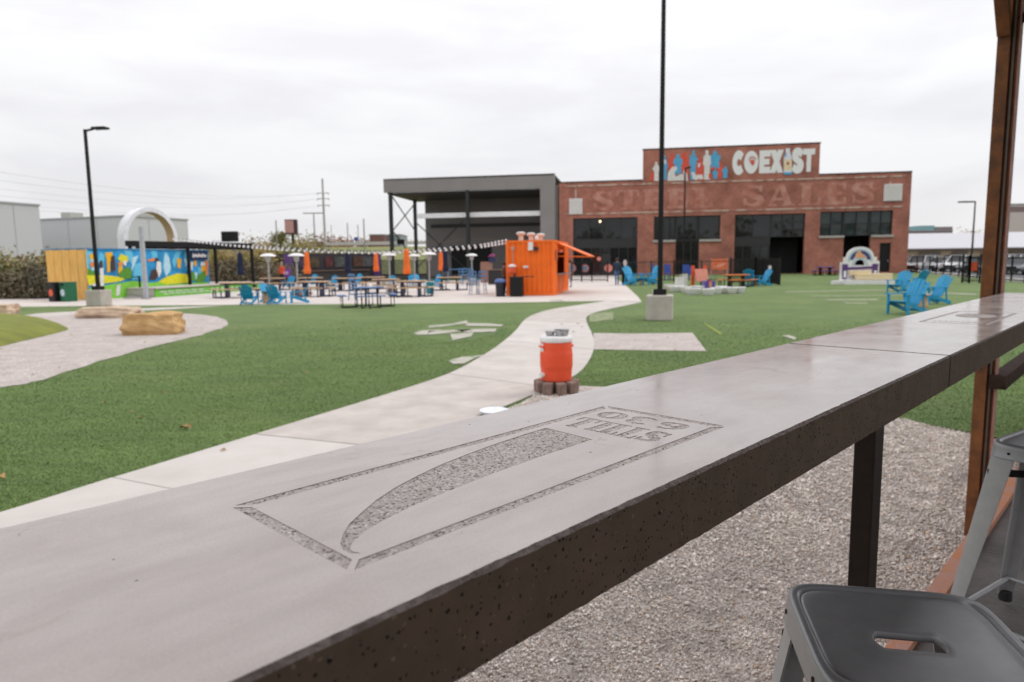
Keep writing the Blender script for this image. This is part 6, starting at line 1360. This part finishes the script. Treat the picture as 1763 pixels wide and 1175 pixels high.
# ------------------------------------------------------------------ CARS
def car(label, loc, rz, paint_, suv=True, group='cars in the car park'):
    t = thing('parked_car', label, 'car', loc, rz, group)
    Ln, Wd = (4.6, 1.84); hs = .98 if suv else .88; hr = 1.66 if suv else 1.42
    # nose at -x
    low = [(-2.28, .42), (-2.25, .70), (-2.05, hs-.14), (-1.0, hs), (1.9, hs+.04), (2.22, hs-.06), (2.28, .55), (2.2, .3), (-2.15, .28)]
    n = len(low); mb = MB(); vs = []
    for y, k in ((-Wd/2+.10, .985), (-Wd/2, 1.0), (Wd/2, 1.0), (Wd/2-.10, .985)):
        pass
    secs = [(-Wd/2+.06, .97, .0), (-Wd/2, 1, .0), (Wd/2, 1, 0), (Wd/2-.06, .97, 0)]
    for i, (y, k, _) in enumerate(secs[1:3]): vs += [(x*(1 if abs(x) < 2 else .995), y*(.93 if z > hs-.2 else 1.0), z) for x, z in low]
    mb.add(vs, [tuple(range(n)), tuple(range(n, 2*n))[::-1]]+[(i, (i+1) % n, n+(i+1) % n, n+i) for i in range(n)])
    b = bevel(mb.build('body', paint_, t), .05, 2)
    cab = [(-1.0, hs-.02), (-.25, hr-.04), (.1, hr), (1.45 if suv else .95, hr-.02), (2.12 if suv else 1.75, hs+.02)]
    mb = MB(); n = len(cab); vs = []
    for y, s in ((-1, 1), (1, 1)): vs += [(x, y*(Wd/2-.09 if z < hs+.1 else Wd/2-.27), z) for x, z in cab]
    mb.add(vs, [tuple(range(n)), tuple(range(n, 2*n))[::-1]]+[(i, (i+1) % n, n+(i+1) % n, n+i) for i in range(n)]); mb.build('windows', CARGLASS, t)
    mb = MB(); w_ = Wd-.50; mb.box(((cab[1][0]+cab[3][0])/2, 0, hr+.005), (cab[3][0]-cab[1][0]+.12, w_, .05)); bevel(mb.build('roof', paint_, t), .02)
    for s in (-1, 1):
        for a, c in ((0, 1), (4, 3)):
            mb = MB(); mb.bar((cab[a][0], s*(Wd/2-.085), cab[a][1]), (cab[c][0], s*(Wd/2-.262), cab[c][1]), .09, .05); mb.build('pillar', paint_, t)
        mb = MB(); mb.bar((.55, s*(Wd/2-.085), hs), (.6, s*(Wd/2-.262), hr-.02), .08, .05); mb.build('pillar', BLACK, t)
        for x in (-1.42, 1.38):
            mb = MB(); mb.lathe((0, 0, 0), [(.24, -.11), (.345, -.10), (.355, 0), (.345, .10), (.24, .11)], 20); wl = mb.build('wheel', RUBBER, t, smooth=True); wl.rotation_euler = (R(90), 0, 0); wl.location = (x, s*(Wd/2-.1), .355)
            mb = MB(); mb.lathe((0, 0, 0), [(.23, -.118), (.235, 0), (.23, .118)], 14); mb.build('rim', SILVER, wl)
        mb = MB(); mb.box((-2.2, s*.68, hs-.26), (.16, .36, .14)); mb.build('headlight', mat('lamp_clear', (.6, .62, .65), .2), t)
        mb = MB(); mb.box((2.22, s*.72, hs-.15), (.12, .26, .2)); mb.build('tail_light', mat('lamp_red', (.4, .02, .02), .3), t)
        mb = MB(); mb.box((-.75, s*(Wd/2+.07), hs+.06), (.12, .18, .12)); mb.build('wing_mirror', paint_, t)
    mb = MB(); mb.box((-2.27, 0, .58), (.06, 1.0, .18)); mb.build('grille', BLACK, t)
    mb = MB(); mb.box((-2.25, 0, .36), (.12, 1.7, .2)); mb.build('bumper', CHARC, t)
    return t
CW = mat('car_white', (.74, .75, .77), .25, coat=.6, var=.02); CS = mat('car_silver', (.50, .51, .53), .3, .5, coat=.6, var=.02); CN = mat('car_navy', (.03, .05, .11), .25, .2, coat=.6); CB = mat('car_black', (.02, .02, .023), .25, coat=.6); CG = mat('car_grey', (.16, .165, .175), .3, .4, coat=.6); CR = mat('car_dark_red', (.12, .02, .02), .3, coat=.5)
hd = R(38)
cars = [((1582, 468.5), hd, CS, True, 'silver car nearest the brick building corner in the front row'), ((1614, 467.8), hd, CW, False, 'white saloon car second in the front row'), ((1650, 468.2), hd, CW, True, 'white estate car third in the front row behind the fence'), ((1686, 469.5), hd, CN, False, 'navy car behind the orange notice and the post'),
        ((1722, 471), hd, CS, True, 'silver car directly behind the rusty post'), ((1752, 472.5), hd, CB, False, 'black car right of the rusty post in the front row'), ((1795, 474), hd, CG, True, 'grey car at the right edge of the front row'),
        ((1574, 462), hd, CG, True, 'grey car in the back row beside the building'), ((1600, 462), hd, CS, True, 'silver car in the back row above the white saloon'), ((1636, 462.3), hd, CN, True, 'navy car in the back row above the white estate'), ((1668, 462.5), hd, CG, False, 'grey car in the back row left of the rusty post'), ((1745, 463.5), hd, CS, True, 'silver car in the back row right of the rusty post'), ((1775, 464), hd, CR, False, 'dark red car in the back row at the right edge')]
for c, a, m, sv, l in cars: p = P(*c); p.z = .01; car(l, p, a, m, sv)

# ------------------------------------------------------------------ FAR BUILDINGS
def block(name, label, x0, x1, ytop, Y, depth, m, parts=(), zb=0.0, cat='building', rz=0.0):
    a, b = deep(x0, ytop, Y), deep(x1, ytop, Y); w_ = b.x-a.x; h = (a.z+b.z)/2
    t = thing(name, label, cat, (a.x, Y, 0), rz)
    mb = MB(); mb.box((w_/2, depth/2, h/2), (w_, depth, h)); mb.build('wall', m, t)
    mb = MB(); mb.box((w_/2, depth/2, h+.1), (w_+.3, depth+.3, .25)); mb.build('roof_edge', mat(m.name+'_trim', tuple(.8*c for c in (.4, .41, .43)), .6), t)
    return t, w_, h
PALEW = mat('pale_panel_wall', (.56, .575, .60), .7, 0, .03, .05)
def yard(label, corner, ang, w_, dep, h, joints, side_joints):
    t = thing('warehouse', label, 'warehouse', corner, R(ang))
    mb = MB(); mb.box((w_/2, dep/2, h/2), (w_, dep, h)); mb.build('wall', PALEW, t)
    mb = MB(); mb.box((w_/2, dep/2, h+.1), (w_+.3, dep+.3, .25)); mb.build('roof_edge', mat('roof_edge_grey', (.40, .41, .43), .7), t)
    for k in range(1, joints): mb = MB(); mb.box((w_*k/joints, -.03, h/2), (.06, .06, h-.4)); mb.build('panel_joint', mat('joint_grey', (.50, .515, .54), .7), t)
    for k in range(1, side_joints): mb = MB(); mb.box((w_+.03, dep*k/side_joints, h/2), (.06, .06, h-.4)); mb.build('panel_joint', mat('joint_grey', (.41, .42, .44)), t)
    return t
wa = yard('pale grey windowless warehouse with rooftop units behind the mural', (-62-40*math.cos(R(-20)), 112-40*math.sin(R(-20)), 0), -20, 40, 12.5, 9.55, 6, 3)
for u, sz in ((22.0, 2.2), (38.6, 1.4)): mb = MB(); mb.box((u, 4.5, 10.25), (sz, 2.5, 1.5)); mb.build('rooftop_unit', mat('unit_tan', (.42, .42, .37), .7), wa)
yard('taller pale grey warehouse block cropped by the left edge', (-71.7-24*math.cos(R(-17))-16*math.cos(R(73)), 105.6-24*math.sin(R(-17))-16*math.sin(R(73)), 0), -17, 24, 16, 10.85, 4, 4)
block('low_building', 'low pale concrete building beyond the hedge', 372, 445, 431, 92, 14, mat('pale_concrete_wall', (.46, .43, .40), .8))
wh = thing('long_shed', 'long low shed with a white sloping roof beyond the car park', 'shed', (60, 112, 0), R(-6))
mb = MB(); mb.box((45, 12, 1.45), (110, 23, 2.9)); mb.build('wall', mat('shed_tan', (.52, .42, .28), .8, 0, .12, .3), wh)
mb = MB(); mb.add([(-11, -.6, 2.85), (101, -.6, 2.85), (101, 12, 5.6), (-11, 12, 5.6), (101, 24.6, 2.85), (-11, 24.6, 2.85), (-11, -.6, 2.7), (101, -.6, 2.7)], [(0, 1, 2, 3), (3, 2, 4, 5), (0, 1, 7, 6)]); mb.build('roof', mat('white_metal_roof', (.47, .47, .50), .7), wh)
for k in range(22): mb = MB(); mb.box((-6+k*4.6, -.04, 1.5), (2.2 if k % 3 else 3.2, .1, 1.6)); mb.build('door_opening', mat('shed_opening', (.13, .11, .09), .8), wh)
t, w_, h = block('office_block', 'grey brown office block on the horizon right of the brick building', 1562, 1640, 398, 260, 30, mat('taupe_wall', (.22, .19, .185), .8))
for k in range(3): mb = MB(); mb.box((w_/2, -.05, h-2.2-2.6*k), (w_*.94, .1, 1.0)); mb.build('window_strip', mat('far_glass', (.10, .11, .12), .4), t)
a, b = deep(1584, 389, 262), deep(1609, 389, 262); mb = MB(); mb.box(((a.x+b.x)/2-t.location.x, 8, (h+a.z)/2), (b.x-a.x, 12, a.z-h)); mb.build('teal_penthouse', mat('teal_cladding', (.20, .36, .38), .6), t)
a, b = deep(1610, 391, 262), deep(1640, 391, 262); mb = MB(); mb.box(((a.x+b.x)/2-t.location.x, 8, (h+a.z)/2), (b.x-a.x, 12, a.z-h)); mb.build('upper_storey', mat('taupe_wall', (.22, .19, .185)), t)
t, w_, h = block('tower_block', 'tall cream building with an orange stripe right of the rusty post', 1738, 1850, 352, 165, 6, mat('cream_wall', (.52, .47, .43), .8))
mb = MB(); mb.box((w_*.6, -.05, h-3.9), (w_*.62, .1, .7)); mb.build('orange_stripe', mat('pale_orange_stripe', (.66, .30, .16), .7), t)
mb = MB(); mb.box((w_*.5, -.04, h-1.1), (w_, .1, 1.2)); mb.build('dark_cornice', mat('brown_cornice', (.20, .15, .14), .7), t)
t, w_, h = block('brown_shed', 'small brown building on the embankment left of the grey building', 636, 661, 405, 190, 12, mat('brown_wall', (.19, .10, .085), .8))
t, w_, h = block('grey_shed', 'small blue grey building beside the brown one on the embankment', 661, 690, 405, 196, 12, mat('slate_wall', (.25, .29, .31), .8))

# grassy embankment
hl = MB(); nx_, ny_ = 40, 10; vs = []
for j in range(ny_+1):
    for i in range(nx_+1):
        x = -95+i*3.1; y = 100+j*14; f = j/ny_; z = 5.6*min(1, f*2.2)**1.2*min(1, max(0, (x+93)/18))*min(1, max(0, (28-x)/8))+.5*noise.noise(Vector((x*.06, y*.06, 0)))*f
        vs.append((x, y, z-.05))
hl.add(vs, [(j*(nx_+1)+i, j*(nx_+1)+i+1, (j+1)*(nx_+1)+i+1, (j+1)*(nx_+1)+i) for j in range(ny_) for i in range(nx_)])
hl.build('grass_hill', mat('hill_grass', (.21, .20, .065), .95, 0, 0, .12, col2=(.13, .16, .045), detail=8), smooth=True, kind='structure')
gr = MB(); a, b = deep(560, 418, 150), deep(690, 418, 150); gr.bar((a.x, 150, 5.8), (b.x+12, 150, 5.8), .3, .7); tag(gr.build('guard_rail', mat('rail_grey', (.5, .49, .48), .7)), 'pale guard rail along the top of the grassy embankment', 'guard rail')

# ------------------------------------------------------------------ FAR POLES, BILLBOARD, WIRES
POLEG = mat('pole_grey', (.26, .25, .25), .7)
def pole(label, x, ytop, Y, r, cross=(), head=None, m=POLEG, cat='utility pole', name='utility_pole'):
    tp = deep(x, ytop, Y); t = thing(name, label, cat, (tp.x, Y, 0), 0)
    mb = MB(); mb.tube([(0, 0, 0), (0, 0, tp.z)], r*1.25, 8, r*.75); mb.build('pole_shaft', m, t)
    for yy, half in cross:
        z = deep(x, yy, Y).z; mb = MB(); mb.box((0, 0, z), (2*half, .16, .16)); mb.build('cross_arm', m, t)
        for s in (-1, 1): mb = MB(); mb.lathe((s*half*.92, 0, z-.35), [(.05, 0), (.11, .1), (.11, .22), (.05, .3)], 8); mb.build('insulator', m, t)
    if head:
        z = tp.z
        for s in head: mb = MB(); mb.box((s*.9, 0, z-.05), (1.6, .35, .14)); mb.build('lamp_head', m, t)
    return t
pole('tall pale utility pole with three short cross arms', 555, 308, 150, .26, ((333, 1.3), (342.5, 1.3), (354, 1.3)), m=mat('pole_pale', (.42, .41, .41), .7))
pole('twin headed floodlight pole left of the tall utility pole', 540, 367, 112, .12, (), (-1, 1), name='light_pole', cat='light pole')
pole('thin brown pole above the hedge left of the billboard', 475, 380, 125, .14, ())
pole('thin grey pole between the utility pole and the grey building', 598, 384, 150, .13, ())
pole('faint thin pole right of the tall utility pole', 570, 388, 170, .10, ())
pole('faint thin pole near the blue roadside sign', 616, 387, 170, .12, ())
pole('dark pole nearest the grey building', 626, 377, 120, .13, ())
pole('light pole in the car park left of the rusty post', 1679, 347, 72, .09, (), (-1,), m=CHARC, name='light_pole', cat='light pole')
t = pole('roadside billboard on a single dark pole above the hedge', 503, 385, 128, .30, (), m=CHARC, cat='billboard', name='billboard')
z0 = deep(503, 403, 128).z; z1 = deep(503, 378.5, 128).z
mb = MB(); mb.box((-.1, -.2, (z0+z1)/2), (2.15, .9, z1-z0)); mb.build('sign_case', mat('dark_plum', (.05, .02, .025), .6), t)
mb = MB(); mb.box((-.32, -.68, (z0+z1)/2), (1.6, .06, (z1-z0)*.88)); mb.build('sign_face', mat('faded_pink', (.50, .27, .25), .6), t)
mb = MB(); mb.box((0, 0, z0-.1), (3.6, .9, .12)); mb.build('catwalk', CHARC, t)
t = pole('small blue roadside sign on a post on the embankment', 613, 409, 165, .08, (), m=POLEG, cat='road sign', name='road_sign'); z = deep(613, 412, 165).z
mb = MB(); mb.box((0, -.12, z), (.9, .06, .9)); mb.build('sign_plate', mat('sign_blue', (.03, .09, .35), .6), t)
u0 = deep(555, 340, 150)
for i, (yl, yr) in enumerate(((286, 333), (305, 333), (322, 342.5), (338, 342.5), (352, 354), (362, 354))):
    a = deep(-220, yl-24, 70); b = deep(555+(-9 if i % 2 else 9), yr, 150); mb = MB(); pts = [a.lerp(b, k/24)-Vector((0, 0, 2.2*math.sin(math.pi*k/24))) for k in range(25)]
    mb.tube([p-a for p in pts], .012, 4); o = mb.build('power_line', mat('wire_grey', (.36, .36, .38), .7)); o.location = a
    tag(o, 'thin power line crossing the sky at the left, '+('highest of the set', 'second from the top', 'third from the top', 'fourth from the top', 'fifth from the top', 'lowest of the set')[i], 'power line', 'power lines at the left')

# ------------------------------------------------------------------ TREES AND SCRUB (leaf-sized faces through the crown, stems beneath)
def leafmat(nm, cols):
    m = bpy.data.materials.new(nm); m.use_nodes = True; t = m.node_tree; b = t.nodes['Principled BSDF']
    a = N(t, 'ShaderNodeAttribute', attribute_name='leaf_tint'); r = N(t, 'ShaderNodeValToRGB'); L(t, a.outputs['Fac'], r.inputs[0]); e = r.color_ramp.elements
    for i, k in enumerate(cols):
        if i < 2: e[i].position = i/(len(cols)-1); e[i].color = (*k, 1)
        else: e.new(i/(len(cols)-1)).color = (*k, 1)
    L(t, r.outputs[0], b.inputs['Base Color']); b.inputs['Roughness'].default_value = .8
    return m
BARK = mat('bark', (.075, .055, .045), .9)
AUT = leafmat('autumn_scrub', [(0.135, 0.1215, 0.054), (0.2295, 0.216, 0.0743), (0.3375, 0.2565, 0.1148), (0.351, 0.2093, 0.1148)])
GRNB = leafmat('green_scrub', [(0.1013, 0.1148, 0.0405), (0.1755, 0.1958, 0.0607), (0.27, 0.2633, 0.0945)])
GOLD = leafmat('golden_scrub', [(0.1875, 0.175, 0.05), (0.3375, 0.2812, 0.075), (0.45, 0.3375, 0.1125), (0.35, 0.2375, 0.1)])
DARKB = leafmat('dark_scrub', [(0.0675, 0.06, 0.0375), (0.15, 0.1275, 0.075), (0.225, 0.1725, 0.105)])
REDT = leafmat('red_autumn', [(.16, .05, .02), (.30, .10, .035), (.26, .15, .05)])
def shrub(name, label, cat, loc, wd, h, m, nleaf, leaf, grp, seed, crown0=.15, trunk=True):
    rg = np.random.default_rng(seed); t = thing(name, label, cat, loc, 0, grp)
    ncl = max(6, int(nleaf/90)); th = rg.uniform(0, 6.28, ncl); rr = np.sqrt(rg.uniform(0, 1, ncl)); zz = rg.uniform(crown0, 1, ncl)
    env = np.sin(np.clip((zz-crown0)/(1.02-crown0), 0, 1)*math.pi*.82+.45); cx_, cy_, cz_ = wd/2*rr*env*np.cos(th), wd/2*rr*env*np.sin(th), h*zz*rg.uniform(.82, 1, ncl)
    k = rg.integers(0, ncl, nleaf); sp = wd*.13
    c = np.stack([cx_[k], cy_[k], cz_[k]], 1)+rg.normal(0, 1, (nleaf, 3))*np.array([sp, sp, sp*.85]); c[:, 2] = np.abs(c[:, 2])+.03
    u = rg.normal(0, 1, (nleaf, 3)); u /= np.linalg.norm(u, axis=1)[:, None]; v = np.cross(u, rg.normal(0, 1, (nleaf, 3))); v /= np.linalg.norm(v, axis=1)[:, None]
    s = leaf*rg.uniform(.6, 1.3, nleaf)[:, None]; V = np.stack([c-u*s, c+v*s*.5, c+u*s, c-v*s*.5], 1).reshape(-1, 3)
    me = bpy.data.meshes.new('foliage'); me.from_pydata(V.tolist(), [], [(4*i, 4*i+1, 4*i+2, 4*i+3) for i in range(nleaf)])
    a = me.attributes.new('leaf_tint', 'FLOAT', 'POINT'); tint = np.clip(rg.uniform(0, 1, ncl)[k]*.75+rg.uniform(0, .3, nleaf), 0, 1); a.data.foreach_set('value', np.repeat(tint, 4).astype(np.float32))
    me.materials.append(m); o = bpy.data.objects.new('crown' if cat == 'tree' else 'foliage', me); COL.objects.link(o); o.parent = t
    mb = MB()
    for i in range(min(ncl, 14)):
        b = Vector((cx_[i], cy_[i], cz_[i])); mid = Vector((b.x*.3, b.y*.3, b.z*.5)); base = Vector((b.x*.08, b.y*.08, 0)); mb.tube([base, mid, b, b*1.12], .035*h/2.5, 5, .006*h/2.5, cap=False)
    mb.build('trunk' if cat == 'tree' else 'stems', BARK, t); return t
B_ = [(-75, 37, 4.2, 2.2, AUT), (-30, 38.5, 3.6, 1.9, DARKB), (8, 37.5, 3.4, 1.7, GRNB), (38, 40, 3.2, 1.9, AUT), (62, 37.5, 2.4, 2.0, DARKB), (88, 43, 3.0, 2.7, AUT), (22, 44, 4.0, 1.9, GOLD), (-20, 45, 4.5, 2.6, AUT), (52, 36.0, 2.2, 1.2, DARKB), (-5, 36, 2.4, 1.2, DARKB), (-110, 38, 4.5, 2.2, GRNB)]
NM = ['tall brown scrub cropped by the left edge', 'dark scrub bush beside the left edge', 'green scrub bush near the left edge', 'brown and green scrub bush mid way to the yellow container', 'dark scrub bush against the yellow container', 'tall twiggy bush rising behind the yellow container corner', 'golden scrub bush behind the green one at the left', 'tall brown scrub at the back near the left edge', 'low dark undergrowth bush before the yellow container', 'low dark undergrowth bush at the left edge', 'green scrub bush mostly outside the left edge']
for i, (x, Y, wd, h, m) in enumerate(B_): q = deep(x, 500, Y); shrub('scrub_bush', NM[i], 'bush', (q.x, Y, 0), wd, h*.88, m, 3200, .11, 'scrub bushes on the left', 50+i, .02)
H_ = [(352, 56, 4.0, 2.6, AUT), (376, 55, 3.4, 2.9, GOLD), (400, 56, 3.8, 2.4, GOLD), (424, 57, 3.6, 2.2, GRNB), (446, 58, 4.0, 2.7, GOLD), (468, 58, 3.8, 2.9, GOLD), (490, 62, 4.0, 3.2, GRNB), (386, 53, 3.0, 1.6, DARKB), (412, 53.5, 3.2, 1.5, DARKB), (440, 54, 3.4, 1.6, DARKB), (472, 55, 3.4, 1.6, DARKB), (520, 70, 5, 3.6, GOLD), (552, 72, 5, 3.3, GRNB)]
NH = ['brown hedge bush just past the mural end', 'tallest golden hedge bush right of the mural', 'golden hedge bush behind the navy umbrella', 'green hedge bush right of the navy umbrella', 'golden hedge bush left of the left heater', 'golden hedge bush behind the left heater', 'green hedge bush behind the purple sign', 'low dark hedge bush behind the left red chair', 'low dark hedge bush behind the navy umbrella base', 'low dark hedge bush behind the right red chair', 'low dark hedge bush behind the left heater', 'golden bush above the left end of the purple bar', 'green bush above the middle of the purple bar']
for i, (x, Y, wd, h, m) in enumerate(H_): q = deep(x, 480, Y); shrub('hedge_bush', NH[i], 'bush', (q.x, Y, 0), wd, h, m, 2200, .12, 'hedge bushes behind the patio', 90+i, .02)
T_ = [(478, 150, 5, 9, AUT, 'thin brown tree around the pole left of the billboard'), (526, 175, 12, 8.2, AUT, 'brown tree right of the billboard'), (548, 180, 12, 7.6, REDT, 'russet tree behind the floodlight pole'), (583, 185, 9, 8.2, REDT, 'orange tree right of the tall utility pole'), (600, 190, 11, 8.4, REDT, 'broad orange tree on the embankment'), (622, 192, 8, 7.8, REDT, 'small orange tree near the brown building'), (440, 160, 11, 6.8, AUT, 'brown tree far behind the hedge')]
for i, (x, Y, wd, h, m, l) in enumerate(T_): q = deep(x, 420, Y); shrub('autumn_tree', l, 'tree', (q.x, Y, 0), wd, h, m, 1400, .34, 'autumn trees on the embankment', 130+i, .3)
for i, (x, Y) in enumerate(((1652, 240), (1668, 230), (1700, 250))): q = deep(x, 420, Y); shrub('distant_tree', ('distant bare tree left of the car park light pole', 'distant bare tree at the car park light pole', 'distant tree hidden behind the rusty post')[i], 'tree', (q.x, Y, 0), 12, 8.2, AUT, 900, .4, 'distant trees beyond the shed', 170+i, .3)

# ------------------------------------------------------------------ FALLEN LEAVES (countless)
mb = MB()
for k in range(260):
    x, y = random.uniform(-22, 16), random.uniform(4.5, 30); a = random.uniform(0, 6.28); s = random.uniform(.022, .05); z = .02
    mb.add([(x+s*math.cos(a), y+s*math.sin(a), z), (x+s*.7*math.cos(a+1.6), y+s*.7*math.sin(a+1.6), z+.012), (x-s*math.cos(a), y-s*math.sin(a), z+.004), (x-s*.6*math.cos(a+1.6), y-s*.6*math.sin(a+1.6), z+.016)], [(0, 1, 2, 3)])
for x, y, s in ((318, 740, .055), (2, 828, .045), (326, 742, .035)):
    p = P(x, y); mb.add([(p.x-s, p.y, .02), (p.x-s*.3, p.y-s*.7, .05), (p.x+s*.9, p.y-s*.2, .025), (p.x+s*.2, p.y+s*.8, .06)], [(0, 1, 2, 3)])
mb.build('fallen_leaves', mat('dry_leaf', (.34, .21, .08), .8, 0, .5, 2), kind='stuff')

# wooded edge of the grounds behind the viewer: what the glazing reflects
rg = np.random.default_rng(5); n = 9000; cx = rg.uniform(-170, 170, 90); ch = rg.uniform(6, 15, 90); k = rg.integers(0, 90, n)
c = np.stack([cx[k]+rg.normal(0, 3.2, n), -95+rg.normal(0, 3, n), np.abs(ch[k]*rg.uniform(.02, 1, n)**.8+rg.normal(0, .6, n))], 1)
u = rg.normal(0, 1, (n, 3)); u /= np.linalg.norm(u, axis=1)[:, None]; v = np.cross(u, rg.normal(0, 1, (n, 3))); v /= np.linalg.norm(v, axis=1)[:, None]
V = np.stack([c-u*1.1, c+v*.7, c+u*1.1, c-v*.7], 1).reshape(-1, 3); me = bpy.data.meshes.new('wood_edge'); me.from_pydata(V.tolist(), [], [(4*i, 4*i+1, 4*i+2, 4*i+3) for i in range(n)])
at = me.attributes.new('leaf_tint', 'FLOAT', 'POINT'); at.data.foreach_set('value', np.repeat(rg.uniform(0, 1, n), 4).astype(np.float32)); me.materials.append(AUT)
o = bpy.data.objects.new('wood_edge', me); COL.objects.link(o); o['kind'] = 'stuff'
